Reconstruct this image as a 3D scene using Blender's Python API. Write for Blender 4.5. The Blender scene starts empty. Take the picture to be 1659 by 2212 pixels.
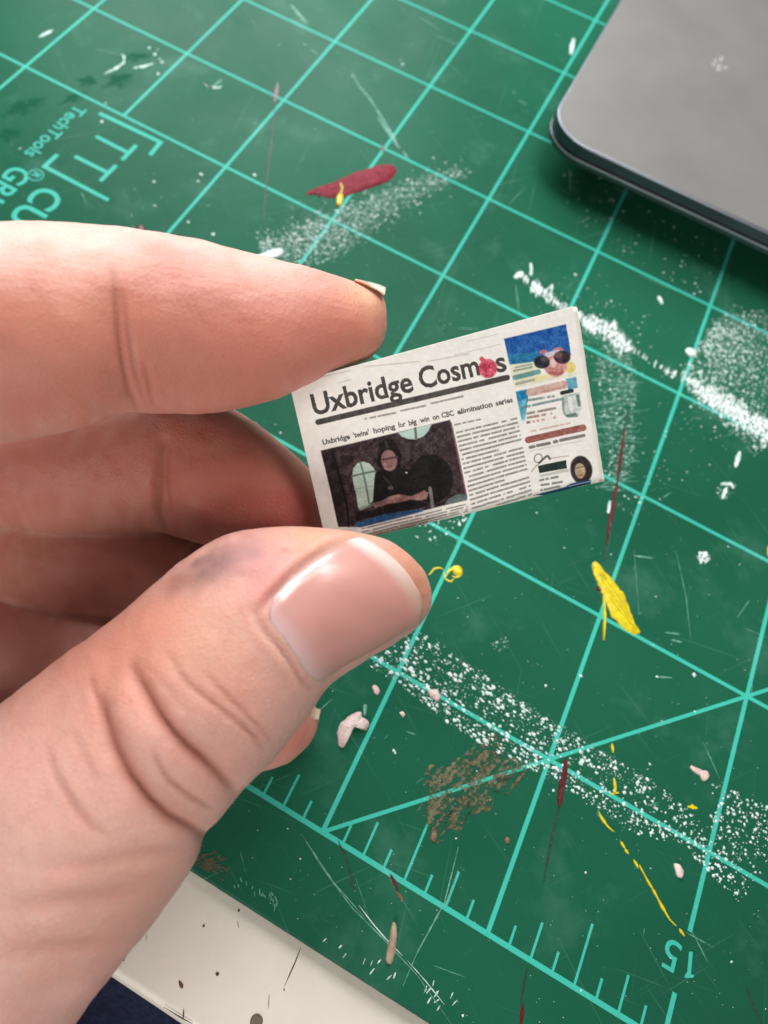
import bpy, bmesh, math, random
import numpy as np
from mathutils import Vector, Matrix
from mathutils.bvhtree import BVHTree

# ------------------------------------------------------------------ camera, world, light, exposure
scene = bpy.context.scene
MM = 0.001
IN = 25.4
# solved from the one-inch grid printed on the mat (world: X, Y along the grid, Z up, millimetres)
R = np.array([[0.8671215, 0.4868013, 0.1054741], [0.4836591, -0.7722803, -0.4118943], [-0.1190551, 0.4081759, -0.9051068]])
CAM = np.array([109.704, -134.617, 109.121])
FPX, OX, OY = 1550.0, -244.95, -45.34           # focal length and principal point offset, photo 1659 x 2212
CX, CY = 829.5, 1106.0

cam_data = bpy.data.cameras.new('camera')
cam = bpy.data.objects.new('camera', cam_data)
scene.collection.objects.link(cam)
scene.camera = cam
m = Matrix.Identity(4)
for i in range(3):
    m[i][0] = R[0][i]; m[i][1] = -R[1][i]; m[i][2] = -R[2][i]; m[i][3] = CAM[i] * MM
cam.matrix_world = m
cam_data.sensor_fit = 'VERTICAL'
cam_data.sensor_height = 24.0
cam_data.lens = FPX / 2212.0 * 24.0
cam_data.shift_x = -OX / 2212.0
cam_data.shift_y = OY / 2212.0
cam_data.clip_start = 0.005
cam_data.clip_end = 10.0
cam_data.dof.use_dof = True
cam_data.dof.focus_distance = 0.088
cam_data.dof.aperture_fstop = 16.0

world = bpy.data.worlds.new('World')
scene.world = world
world.use_nodes = True
bg = world.node_tree.nodes['Background']
bg.inputs['Color'].default_value = (1.0, 0.95, 0.90, 1)
bg.inputs['Strength'].default_value = 0.12

def lamp(name, loc, target, sx, sy, power, color):
    d = bpy.data.lights.new(name, 'AREA')
    d.shape = 'RECTANGLE'; d.size = sx; d.size_y = sy; d.energy = power; d.color = color
    o = bpy.data.objects.new(name, d); scene.collection.objects.link(o)
    o.location = loc
    o.rotation_euler = (Vector(target) - Vector(loc)).to_track_quat('-Z', 'Y').to_euler()
    return o
# the window behind the mat, high on the left of the picture
lamp('window_light', (-0.16, 0.30, 0.30), (0.08, -0.04, 0.0), 0.34, 0.28, 2.9, (0.93, 0.97, 1.0))
# daylight from the room, low on the left in front
lamp('room_light', (0.17, -0.45, 0.18), (0.10, -0.09, 0.04), 0.16, 0.14, 0.62, (1.0, 0.97, 0.94))
lamp('overhead_fill', (0.08, 0.07, 0.30), (0.10, -0.09, 0.03), 0.14, 0.14, 0.66, (1.0, 0.97, 0.95))  # added lamp close above the mat, shaping hand shade and mat falloff

scene.view_settings.view_transform = 'Standard'
scene.view_settings.look = 'None'
scene.view_settings.exposure = 0.38
scene.view_settings.gamma = 1.0
scene.view_settings.use_curve_mapping = False
scene.cycles.use_denoising = True
scene.cycles.max_bounces = 8
scene.cycles.transparent_max_bounces = 48

# ------------------------------------------------------------------ helpers
random.seed(4)
rng = np.random.default_rng(4)

def ray(x, y):
    d = np.array([(x - CX - OX) / FPX, (y - CY - OY) / FPX, 1.0])
    return R.T @ d
def P(x, y, depth):
    return CAM + ray(x, y) * depth
def M(x, y, z=0.0):
    d = ray(x, y)
    return CAM + d * ((z - CAM[2]) / d[2])
def project(pts):
    q = (np.asarray(pts) - CAM) @ R.T
    return np.stack([CX + OX + FPX * q[:, 0] / q[:, 2], CY + OY + FPX * q[:, 1] / q[:, 2]], 1)

def s2l(c):
    return tuple(((v / 255) / 12.92 if v / 255 <= 0.04045 else ((v / 255 + 0.055) / 1.055) ** 2.4) for v in c)

def link(o, parent=None, kind=None, label=None, cat=None, group=None):
    scene.collection.objects.link(o)
    if parent is not None:
        o.parent = parent
    if kind: o['kind'] = kind
    if label: o['label'] = label
    if cat: o['category'] = cat
    if group: o['group'] = group
    return o

def mesh_obj(name, verts, faces, mat, parent=None, smooth=False, **kw):
    me = bpy.data.meshes.new(name)
    me.from_pydata([tuple(np.asarray(v) * MM) for v in verts], [], faces)
    me.update()
    if smooth:
        me.polygons.foreach_set('use_smooth', [True] * len(me.polygons))
    if mat: me.materials.append(mat)
    o = bpy.data.objects.new(name, me)
    return link(o, parent, **kw)

# ------------------------------------------------------------------ materials
def material(name, color=(0.5, 0.5, 0.5), rough=0.5, metal=0.0, spec=0.5):
    mt = bpy.data.materials.new(name); mt.use_nodes = True
    b = mt.node_tree.nodes['Principled BSDF']
    b.inputs['Base Color'].default_value = (*color, 1)
    b.inputs['Roughness'].default_value = rough
    b.inputs['Metallic'].default_value = metal
    b.inputs['Specular IOR Level'].default_value = spec
    return mt, mt.node_tree, b

def N(nt, kind, **inp):
    n = nt.nodes.new(kind)
    for k, v in inp.items():
        k2 = k.replace('_', ' ')
        if k2 in n.inputs: n.inputs[k2].default_value = v
        else: setattr(n, k, v)
    return n

def coords(nt, scale=(1, 1, 1), rot=(0, 0, 0)):
    g = nt.nodes.new('ShaderNodeTexCoord')
    mp = nt.nodes.new('ShaderNodeMapping')
    mp.inputs['Scale'].default_value = scale
    mp.inputs['Rotation'].default_value = rot
    nt.links.new(g.outputs['Object'], mp.inputs['Vector'])
    return mp.outputs['Vector']

def along(nt, theta, lx, ly):
    """Texture space stretched along direction theta in the XY plane (lengths in metres)."""
    g = nt.nodes.new('ShaderNodeTexCoord'); mp = nt.nodes.new('ShaderNodeMapping'); mp.vector_type = 'TEXTURE'
    mp.inputs['Rotation'].default_value = (0, 0, theta); mp.inputs['Scale'].default_value = (lx, ly, 1)
    nt.links.new(g.outputs['Object'], mp.inputs['Vector'])
    return mp.outputs['Vector']

def ramp(nt, fac, stops):
    r = nt.nodes.new('ShaderNodeValToRGB')
    nt.links.new(fac, r.inputs['Fac'])
    el = r.color_ramp.elements
    while len(el) < len(stops): el.new(0.5)
    for e, (p, c) in zip(el, stops):
        e.position = p
        e.color = (*c, 1) if hasattr(c, '__len__') else (c, c, c, 1)
    return r.outputs['Color']

def mix(nt, a, b, fac, mode='MIX'):
    n = nt.nodes.new('ShaderNodeMix'); n.data_type = 'RGBA'; n.blend_type = mode
    for s, v in (('A', a), ('B', b)):
        sock = [i for i in n.inputs if i.name == s and i.type == 'RGBA'][0]
        if hasattr(v, 'is_linked'): nt.links.new(v, sock)
        else: sock.default_value = (*v, 1)
    f = n.inputs[0]
    if hasattr(fac, 'is_linked'): nt.links.new(fac, f)
    else: f.default_value = fac
    return [o for o in n.outputs if o.type == 'RGBA'][0]

def noise(nt, vec, scale, detail=3, rough=0.55):
    n = nt.nodes.new('ShaderNodeTexNoise')
    n.inputs['Scale'].default_value = scale; n.inputs['Detail'].default_value = detail
    n.inputs['Roughness'].default_value = rough
    nt.links.new(vec, n.inputs['Vector'])
    return n.outputs['Fac']

def bump(nt, b, height, strength, dist, prev=None):
    n = nt.nodes.new('ShaderNodeBump')
    n.inputs['Strength'].default_value = strength; n.inputs['Distance'].default_value = dist
    nt.links.new(height, n.inputs['Height'])
    if prev is not None: nt.links.new(prev, n.inputs['Normal'])
    nt.links.new(n.outputs['Normal'], b.inputs['Normal'])
    return n.outputs['Normal']

def mat_surface(name, base, dark, light, wear, rough=0.36, stains=()):
    """Printed, worn PVC: broad tone changes, fine scratches in two directions, pores."""
    spec = 0.045; tot = None
    mt, nt, b = material(name, base, rough, 0, spec)
    v = coords(nt)
    c = mix(nt, dark, base, ramp(nt, noise(nt, v, 22, 4), [(0.30, 0.0), (0.62, 1.0)]))
    # long thin scratches
    for th, lx, ly, amt in ((0.9, 0.030, 0.00045, 0.30), (-0.5, 0.022, 0.0004, 0.26), (1.75, 0.035, 0.0005, 0.26), (0.2, 0.02, 0.00035, 0.22), (2.5, 0.025, 0.0004, 0.2)):
        f = ramp(nt, noise(nt, along(nt, th, lx, ly), 1.0, 2, 0.5), [(0.69, 0.0), (0.80, amt)])
        c = mix(nt, c, light, f)
        f = ramp(nt, noise(nt, along(nt, th + 0.35, lx * 0.8, ly * 1.2), 1.3, 2, 0.5), [(0.72, 0.0), (0.82, amt)])
        c = mix(nt, c, wear, f)
    # worn pin-holes
    c = mix(nt, c, wear, ramp(nt, noise(nt, v, 1500, 3, 0.6), [(0.62, 0.0), (0.74, 0.45)]))
    # scuffs: patches of fine light dust
    sc1 = ramp(nt, noise(nt, v, 55, 5, 0.65), [(0.56, 0.0), (0.78, 0.16)])
    c = mix(nt, c, light, sc1)
    # old spill marks: soft, ragged, without the sheen of the rest
    for cx_, cy_, rx_, ry_, th in stains:
        g = nt.nodes.new('ShaderNodeTexCoord'); mp = nt.nodes.new('ShaderNodeMapping'); mp.vector_type = 'TEXTURE'
        mp.inputs['Location'].default_value = (cx_ * MM, cy_ * MM, 0); mp.inputs['Rotation'].default_value = (0, 0, th); mp.inputs['Scale'].default_value = (rx_ * MM, ry_ * MM, 1)
        nt.links.new(g.outputs['Object'], mp.inputs['Vector'])
        wob = nt.nodes.new('ShaderNodeTexNoise'); wob.inputs['Scale'].default_value = 1.6; wob.inputs['Detail'].default_value = 4
        nt.links.new(mp.outputs['Vector'], wob.inputs['Vector'])
        ln = nt.nodes.new('ShaderNodeVectorMath'); ln.operation = 'LENGTH'; nt.links.new(mp.outputs['Vector'], ln.inputs[0])
        ad = nt.nodes.new('ShaderNodeMath'); ad.operation = 'MULTIPLY_ADD'; nt.links.new(wob.outputs['Fac'], ad.inputs[0]); ad.inputs[1].default_value = 2.2; nt.links.new(ln.outputs['Value'], ad.inputs[2])
        sub = nt.nodes.new('ShaderNodeMath'); sub.operation = 'SUBTRACT'; nt.links.new(ad.outputs[0], sub.inputs[0]); sub.inputs[1].default_value = 1.0
        k = ramp(nt, sub.outputs[0], [(0.52, 0.85), (0.95, 0.0)])
        c = mix(nt, c, dark, k)
        tot = k if tot is None else mix(nt, tot, k, 1.0, 'ADD')
    nt.links.new(c, b.inputs['Base Color'])
    if tot is not None:
        inv = nt.nodes.new('ShaderNodeMath'); inv.operation = 'MULTIPLY_ADD'; nt.links.new(tot, inv.inputs[0]); inv.inputs[1].default_value = -spec; inv.inputs[2].default_value = spec; inv.use_clamp = True
        nt.links.new(inv.outputs[0], b.inputs['Specular IOR Level'])
    rr = ramp(nt, noise(nt, v, 40, 4, 0.6), [(0.3, rough - 0.07), (0.75, rough + 0.12)])
    nt.links.new(rr, b.inputs['Roughness'])
    n1 = bump(nt, b, noise(nt, v, 2600, 2), 0.10, 0.0001)
    bump(nt, b, noise(nt, v, 120, 3), 0.10, 0.0008, n1)
    return mt

_st = []
for x0, y0, x1, y1, w in ((-10, 250, 118, 208, 2.6), (-20, 292, 60, 288, 2.4), (165, 165, 215, 185, 2.6), (215, 185, 300, 160, 2.8), (250, 125, 340, 120, 1.8), (120, 225, 200, 195, 1.6)):
    p_, q_ = M(x0, y0), M(x1, y1)
    _st.append(((p_[0] + q_[0]) / 2, (p_[1] + q_[1]) / 2, np.linalg.norm(q_ - p_) / 2, w, math.atan2(q_[1] - p_[1], q_[0] - p_[0])))
MAT_GREEN = mat_surface('mat_green', (0.0145, 0.112, 0.062), (0.011, 0.085, 0.048), (0.22, 0.46, 0.37), (0.008, 0.075, 0.045), 0.36, _st)
MAT_LINE = mat_surface('mat_print', (0.054, 0.46, 0.355), (0.046, 0.39, 0.30), (0.36, 0.70, 0.60), (0.03, 0.24, 0.165))

def paint_mat(name, c1, c2, rough=0.35, scale=900, bs=0.5, stretch=None):
    mt, nt, b = material(name, c1, rough)
    v = coords(nt, stretch or (1, 1, 1))
    nt.links.new(mix(nt, c1, c2, ramp(nt, noise(nt, v, scale, 4), [(0.35, 0.0), (0.68, 1.0)])), b.inputs['Base Color'])
    bump(nt, b, noise(nt, v, scale * 1.4, 3), bs, 0.0003)
    return mt
def dry_paint(name, c1, c2, cover, theta, lx, ly, fine=2200, rough=0.6):
    """Thin dry-brushed paint: broken streaks with the mat showing through."""
    mt = paint_mat(name, c1, c2, rough)
    nt = mt.node_tree; b = nt.nodes['Principled BSDF']
    a = noise(nt, along(nt, theta, lx, ly), 1.0, 4, 0.6); f = noise(nt, coords(nt), fine, 3, 0.6)
    ad = nt.nodes.new('ShaderNodeMath'); ad.operation = 'ADD'; nt.links.new(a, ad.inputs[0]); nt.links.new(f, ad.inputs[1])
    hv = nt.nodes.new('ShaderNodeMath'); hv.operation = 'MULTIPLY'; nt.links.new(ad.outputs[0], hv.inputs[0]); hv.inputs[1].default_value = 0.5
    t = 0.5 + (0.5 - cover) * 0.36
    nt.links.new(ramp(nt, hv.outputs[0], [(t - 0.035, 0.0), (t + 0.035, 1.0)]), b.inputs['Alpha'])
    return mt
def dirn(x0, y0, x1, y1):
    p_, q_ = M(x0, y0), M(x1, y1); return math.atan2(q_[1] - p_[1], q_[0] - p_[0])
RED = paint_mat('dried_red_paint', s2l((112, 14, 34)), s2l((140, 36, 58)), 0.5, 1400, 0.9)
RED.node_tree.nodes['Principled BSDF'].inputs['Specular IOR Level'].default_value = 0.15
DARKRED = paint_mat('dark_red_paint', s2l((90, 22, 28)), s2l((70, 20, 24)), 0.4)
YELLOW = paint_mat('dried_yellow_paint', s2l((226, 205, 20)), s2l((196, 176, 24)), 0.4)
WHITE = paint_mat('dried_white_paint', s2l((228, 237, 235)), s2l((176, 206, 198)), 0.5, 500)
PALE = paint_mat('pale_paint', s2l((190, 216, 208)), s2l((140, 186, 172)), 0.5)
FAINT = paint_mat('thin_white_paint', s2l((112, 168, 150)), s2l((72, 136, 114)), 0.6)
PINKW = paint_mat('pinkish_white_paint', s2l((222, 205, 198)), s2l((200, 165, 160)), 0.5, 700, 0.8)
BROWN = paint_mat('brown_paint', s2l((122, 98, 66)), s2l((96, 82, 56)), 0.55)
TAN = paint_mat('tan_paint', s2l((176, 160, 136)), s2l((150, 132, 108)), 0.6)
DRYW = dry_paint('dry_brushed_white', s2l((238, 244, 243)), s2l((200, 218, 213)), 0.55, dirn(1300, 700, 1290, 725), 0.0016, 0.0004)
HAZE_W = dry_paint('white_paint_haze', s2l((200, 224, 217)), s2l((150, 192, 180)), 0.30, dirn(1300, 700, 1290, 725), 0.002, 0.0005)
HAZE_I = dry_paint('white_paint_dust', s2l((190, 216, 208)), s2l((140, 186, 172)), 0.30, dirn(600, 540, 800, 450), 0.0014, 0.0004)
DRYB = dry_paint('dry_brushed_brown', s2l((108, 98, 70)), s2l((72, 80, 56)), 0.46, dirn(930, 1785, 1090, 1625), 0.005, 0.0007, 1500)
BLACKISH = paint_mat('dark_cut', s2l((22, 52, 42)), s2l((28, 62, 50)), 0.6)
WET = paint_mat('dull_green_stain', s2l((24, 100, 76)), s2l((28, 108, 82)), 0.7, 300, 0.2)
WET.node_tree.nodes['Principled BSDF'].inputs['Specular IOR Level'].default_value = 0.02

# ------------------------------------------------------------------ desk and cloth under it
def box(name, lo, hi, mat, bev, parent=None, seg=3, **kw):
    bm = bmesh.new()
    bmesh.ops.create_cube(bm, size=1)
    for v in bm.verts:
        v.co = Vector([(lo[i] + (v.co[i] + 0.5) * (hi[i] - lo[i])) * MM for i in range(3)])
    bmesh.ops.bevel(bm, geom=list(bm.edges), offset=bev * MM, segments=seg, affect='EDGES', profile=0.5)
    me = bpy.data.meshes.new(name); bm.to_mesh(me); bm.free()
    me.materials.append(mat)
    me.polygons.foreach_set('use_smooth', [True] * len(me.polygons))
    o = bpy.data.objects.new(name, me)
    return link(o, parent, **kw)

dm, nt, b = material('white_desk_paint', s2l((226, 216, 204)), 0.45)
v = coords(nt)
c = mix(nt, s2l((232, 224, 212)), s2l((214, 202, 188)), ramp(nt, noise(nt, v, 30, 5, 0.65), [(0.35, 0.0), (0.75, 1.0)]))
c = mix(nt, c, s2l((150, 138, 126)), ramp(nt, noise(nt, v, 420, 3, 0.6), [(0.70, 0.0), (0.82, 0.25)]))
nt.links.new(c, b.inputs['Base Color'])
bump(nt, b, noise(nt, v, 500, 4), 0.2, 0.0003)
DESK_Z = -3.0
desk = box('desk', (-180, -6.125 * IN, -28), (400, 300, DESK_Z), dm, 1.6, kind='structure')

nm, nt, b = material('navy_cloth', s2l((24, 32, 62)), 0.9)
v = coords(nt)
c = mix(nt, s2l((20, 28, 56)), s2l((34, 44, 78)), ramp(nt, noise(nt, v, 900, 3), [(0.3, 0.0), (0.7, 1.0)]))
nt.links.new(c, b.inputs['Base Color'])
bump(nt, b, noise(nt, v, 1800, 2), 0.5, 0.0005)
gv, gf = [], []
nx, ny = 60, 30
for j in range(ny + 1):
    for i in range(nx + 1):
        x = -200 + 600 * i / nx; y = -330 + 176 * j / ny
        gv.append((x, y, -40 + 4 * math.sin(x * 0.05 + y * 0.03) + 3 * math.sin(y * 0.11 - x * 0.02)))
gf = [(j * (nx + 1) + i, j * (nx + 1) + i + 1, (j + 1) * (nx + 1) + i + 1, (j + 1) * (nx + 1) + i) for j in range(ny) for i in range(nx)]
cloth = mesh_obj('navy_cloth', gv, gf, nm, smooth=True, kind='structure')

# spots on the desk strip
SPOT_DARK = paint_mat('dark_spot', s2l((42, 34, 30)), s2l((70, 58, 50)), 0.6)
SPOT_BROWN = paint_mat('brown_spot', s2l((110, 66, 30)), s2l((84, 48, 26)), 0.6)

def blob(name, outline, mat, parent, z=0.12, dome=0.0, to=M, zb=0.0, jitter=0.0, rings=3):
    """A dried mark: an outline in plan with a rim, stepping up to a domed top."""
    pts = [to(x, y)[:2] for x, y in outline]
    # resample the closed outline smoothly
    q = np.array(pts); n = len(q)
    out = []
    for i in range(n):
        p0, p1, p2, p3 = q[i - 1], q[i], q[(i + 1) % n], q[(i + 2) % n]
        for t in np.linspace(0, 1, 5)[:-1]:
            out.append(0.5 * ((2 * p1) + (-p0 + p2) * t + (2 * p0 - 5 * p1 + 4 * p2 - p3) * t * t + (-p0 + 3 * p1 - 3 * p2 + p3) * t ** 3))
    q = np.array(out); n = len(q)
    if jitter: q = q + rng.normal(0, jitter, q.shape)
    c = q.mean(0)
    verts, faces = [], []
    levels = [(1.0, 0.0), (0.97, z)] + [(0.97 * (1 - k / rings), z + dome * math.sin(math.pi / 2 * k / rings) + (rng.uniform(-0.3, 0.3) * dome)) for k in range(1, rings)]
    for s, h in levels:
        for p in q:
            w = c + (p - c) * s
            verts.append((w[0], w[1], zb + h + (rng.uniform(-0.25, 0.25) * dome if s < 0.95 else 0)))
    for l in range(len(levels) - 1):
        for i in range(n):
            j = (i + 1) % n
            faces.append((l * n + i, l * n + j, (l + 1) * n + j, (l + 1) * n + i))
    verts.append((c[0], c[1], zb + z + dome)); k = len(verts) - 1; l = len(levels) - 1
    for i in range(n): faces.append((l * n + i, l * n + (i + 1) % n, k))
    # keep faces up
    a = 0.5 * np.sum(q[:, 0] * np.roll(q[:, 1], -1) - np.roll(q[:, 0], -1) * q[:, 1])
    if a < 0: faces = [tuple(reversed(f)) for f in faces]
    return mesh_obj(name, verts, faces, mat, parent, smooth=True)

COLLECT = None
def stroke(name, line, w, mat, parent, z=0.10, to=M, zb=0.0, taper=True, wob=0.12):
    """A thin mark along a polyline, width in photo pixels, tapering at both ends."""
    q = np.array([to(x, y)[:2] for x, y in line])
    d = np.r_[0, np.cumsum(np.linalg.norm(np.diff(q, axis=0), axis=1))]
    n = max(8, int(d[-1] / 0.5))
    t = np.linspace(0, d[-1], n)
    q = np.stack([np.interp(t, d, q[:, 0]), np.interp(t, d, q[:, 1])], 1)
    tan = np.gradient(q, axis=0); tan /= np.linalg.norm(tan, axis=1)[:, None] + 1e-9
    nr = np.stack([-tan[:, 1], tan[:, 0]], 1)
    px = np.linalg.norm(to(line[0][0] + 1, line[0][1])[:2] - to(*line[0])[:2])
    prof = np.sin(np.clip(np.linspace(0, 1, n), 0.03, 0.97) * math.pi) ** 0.5 if taper else np.ones(n)
    hw = 0.5 * w * px * prof * (1 + rng.normal(0, wob, n))
    verts, faces = [], []
    for i in range(n):
        for s, h in ((-1, 0.0), (-0.8, z), (0.8, z), (1, 0.0)):
            p = q[i] + nr[i] * hw[i] * s
            verts.append((p[0], p[1], zb + h))
    for i in range(n - 1):
        for k in range(3):
            faces.append((i * 4 + k, (i + 1) * 4 + k, (i + 1) * 4 + k + 1, i * 4 + k + 1)[::-1])
    if COLLECT is not None:
        o_ = len(COLLECT[0]); COLLECT[0].extend(verts); COLLECT[1].extend(tuple(i + o_ for i in f) for f in faces)
        return None
    return mesh_obj(name, verts, faces, mat, parent)

MD = lambda x, y: M(x, y, DESK_Z)
ZD = lambda x, y: (0.5200 * x, 1659.0 + 0.5200 * y)       # second close-up, lower left
def smear(name, mat, draw, kind=None):
    """Many brush marks of one smear, kept as a single part."""
    global COLLECT
    COLLECT = ([], []); draw(); vv, ff = COLLECT; COLLECT = None
    return mesh_obj(name, vv, ff, mat, mat_obj, kind=kind)
def dot(x, y, r, mat, parent, to=M, zb=0.0, name='paint_spot', z=0.08, dome=0.05):
    k = 7; a0 = rng.uniform(0, 6.28)
    pts = [(x + r * rng.uniform(0.75, 1.2) * math.cos(a0 + 6.283 * i / k), y + r * rng.uniform(0.75, 1.2) * math.sin(a0 + 6.283 * i / k)) for i in range(k)]
    return blob(name, pts, mat, parent, z, dome, to, zb)
blob('stain', [ZD(*p) for p in ((742, 885), (752, 888), (762, 905), (756, 917), (746, 908))], SPOT_BROWN, desk, 0.06, 0.05, MD, DESK_Z)
dot(*ZD(846, 657), 2.6, SPOT_DARK, desk, MD, DESK_Z, 'stain'); dot(*ZD(991, 593), 2.4, SPOT_BROWN, desk, MD, DESK_Z, 'stain')
dot(*ZD(902, 856), 3.8, SPOT_DARK, desk, MD, DESK_Z, 'stain')
dot(*ZD(1064, 1052), 14, paint_mat('grey_spot', s2l((120, 106, 92)), s2l((96, 84, 74)), 0.7), desk, MD, DESK_Z, 'stain')
dot(*ZD(1180, 921), 1.8, SPOT_DARK, desk, MD, DESK_Z, 'stain'); dot(*ZD(515, 798), 2.0, SPOT_DARK, desk, MD, DESK_Z, 'stain')
stroke('scratch', [ZD(1250, 745), ZD(1225, 810), ZD(1182, 905)], 2.6, SPOT_DARK, desk, 0.03, MD, DESK_Z)
stroke('scratch', [ZD(680, 992), ZD(740, 1030), ZD(800, 1063)], 2.6, SPOT_DARK, desk, 0.03, MD, DESK_Z)
stroke('scratch', [ZD(764, 1000), ZD(760, 1045)], 3, SPOT_DARK, desk, 0.03, MD, DESK_Z)
stroke('scratch', [ZD(1118, 940), ZD(1115, 1000)], 3, TAN, desk, 0.03, MD, DESK_Z)
stroke('scratch', [ZD(610, 690), ZD(606, 718)], 2, TAN, desk, 0.03, MD, DESK_Z)
stroke('scratch', [ZD(985, 635), ZD(992, 665)], 2, TAN, desk, 0.03, MD, DESK_Z)

# ------------------------------------------------------------------ cutting mat
mat_obj = box('cutting_mat', (-110, -5.51 * IN, DESK_Z), (330, 240, 0.0), MAT_GREEN, 0.5, seg=2,
              label='green cutting mat with turquoise grid, paint marks and scratches, lying on white desk', cat='cutting mat')

def strip(name, p, q, w, z=0.05, parent=mat_obj, mat=MAT_LINE):
    p = np.array(p, float); q = np.array(q, float)
    d = (q - p) / np.linalg.norm(q - p); nr = np.array([-d[1], d[0]]) * w / 2
    c = [p - nr, q - nr, q + nr, p + nr]
    verts = [(x, y, 0.004) for x, y in c] + [(x, y, z) for x, y in c]
    faces = [(4, 5, 6, 7), (0, 1, 5, 4), (1, 2, 6, 5), (2, 3, 7, 6), (3, 0, 4, 7)]
    return mesh_obj(name, verts, faces, mat, parent)

G = lambda a, b: (a * IN, -b * IN)
LW = 0.64
def gl(name, p, q, w=LW):
    z = 0.050 if name == 'diagonal_line' else 0.036 if name == 'tick_mark' else 0.040 if p[0] == q[0] else 0.044
    return strip(name, p, q, w, z)
for a in range(-3, 13):
    b0 = -9.0
    if a == 1: gl('grid_line', G(a, 1), G(a, b0))
    elif a == 7:
        gl('grid_line', G(a, 4.445), G(a, b0)); gl('grid_line', G(a, 5.0), G(a, 4.76))
    elif a in (9, 11): gl('grid_line', G(a, 4.445), G(a, b0))
    else: gl('grid_line', G(a, 5), G(a, b0))
for bb in range(-9, 6):
    if bb in (2, 3, 4):
        gl('grid_line', G(2, bb), G(13, bb))
    else:
        gl('grid_line', G(-4, bb), G(13, bb), LW * (1.15 if bb == 5 else 1))
gl('diagonal_line', G(5, 5), G(13, -3), LW * 0.85)
for k in range(-16, 64):
    if k % 8 == 0: continue
    a = 4 + k / 8.0
    if a > 12.9: break
    L = {4: 0.325, 2: 0.195, 6: 0.195}.get(k % 8, 0.11)
    gl('tick_mark', G(a, 5), G(a, 5 - L), 0.34)

def text_mesh(name, body, center, height, rotz, parent=mat_obj, mat=MAT_LINE, z=0.05, weight=0.0, xs=1.0):
    cu = bpy.data.curves.new(name, 'FONT'); cu.body = body; cu.size = 1.0; cu.offset = weight
    cu.resolution_u = 4
    o = bpy.data.objects.new(name, cu); scene.collection.objects.link(o)
    bpy.context.view_layer.update()
    me = bpy.data.meshes.new_from_object(o.evaluated_get(bpy.context.evaluated_depsgraph_get()))
    bpy.data.objects.remove(o)
    co = np.array([v.co[:] for v in me.vertices])
    lo, hi = co.min(0), co.max(0)
    co = (co - (lo + hi) / 2) * (height / (hi[1] - lo[1])); co[:, 0] *= xs
    ca, sa = math.cos(rotz), math.sin(rotz)
    w = np.stack([co[:, 0] * ca - co[:, 1] * sa + center[0], co[:, 0] * sa + co[:, 1] * ca + center[1], np.full(len(co), z)], 1) * MM
    me.vertices.foreach_set('co', w.ravel()); me.update()
    me.name = name; me.materials.clear(); me.materials.append(mat)
    o = bpy.data.objects.new(name, me)
    return link(o, parent)
Z8 = lambda x, y: (796.3 + 0.52 * x, 1592.6 + 0.52 * y)
Z2 = lambda x, y: (0.36 * x, 0.36 * y)
_n = [Z8(*p_) for p_ in ((1330, 890), (1346, 890), (1338, 984), (1352, 988), (1348, 998), (1312, 1000), (1312, 990), (1323, 972))]
mesh_obj('numeral', [(*M(*p_)[:2], 0.05) for p_ in _n], [tuple(range(len(_n)))[::-1]], MAT_LINE, mat_obj)
text_mesh('numeral', '5', M(*Z8(1257, 905))[:2], 3.9, math.pi, weight=0.004)
text_mesh('lettering', 'TechTools', M(*Z2(336, 788))[:2], 2.95, -math.pi / 2, weight=0.01, xs=1.0)
text_mesh('lettering', 'CU', M(*Z2(222, 1245))[:2], 6.2, -math.pi / 2, weight=0.016, xs=0.95)
text_mesh('lettering', 'GRID', M(*Z2(0, 1150))[:2], 5.0, -math.pi / 2, weight=0.016, xs=0.95)
for k, (p, q) in enumerate((((595, 680), (975, 860)), ((968, 850), (900, 932)), ((575, 818), (768, 918)), ((732, 962), (818, 872)), ((448, 938), (648, 1038)),
             ((602, 1088), (698, 992)), ((345, 928), (258, 1008)), ((262, 998), (652, 1202)))):
    strip('logo_bar', M(*Z2(*p))[:2], M(*Z2(*q))[:2], 0.92, 0.05 + 0.004 * (k % 2))
# registered-mark ring
c = M(*Z2(215, 1052))[:2]
ringv, ringf = [], []
for i in range(32):
    a = 6.28319 * i / 32
    for r_ in (1.62, 1.36): ringv.append((c[0] + r_ * math.cos(a), c[1] + r_ * math.sin(a), 0.05))
ringf = [(2 * i, (2 * i + 2) % 64, (2 * i + 3) % 64, 2 * i + 1) for i in range(32)]
mesh_obj('lettering', ringv, ringf, MAT_LINE, mat_obj)
text_mesh('lettering', 'R', c, 1.7, -math.pi / 2, weight=0.02)

# ---- paint on the mat
EDGE = -5.47 * IN
def B(pts, mat, z=0.14, dome=0.1, jit=0.03, name='paint_dab'): return blob(name, pts, mat, mat_obj, z, dome, M, 0.0, jit)
def S(pts, w, mat, z=0.10, name='paint_streak', wob=0.15):
    if min(M(*p_)[1] for p_ in pts) < EDGE: return None
    return stroke(name, pts, w, mat, mat_obj, z, M, 0.0, True, wob)

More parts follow.
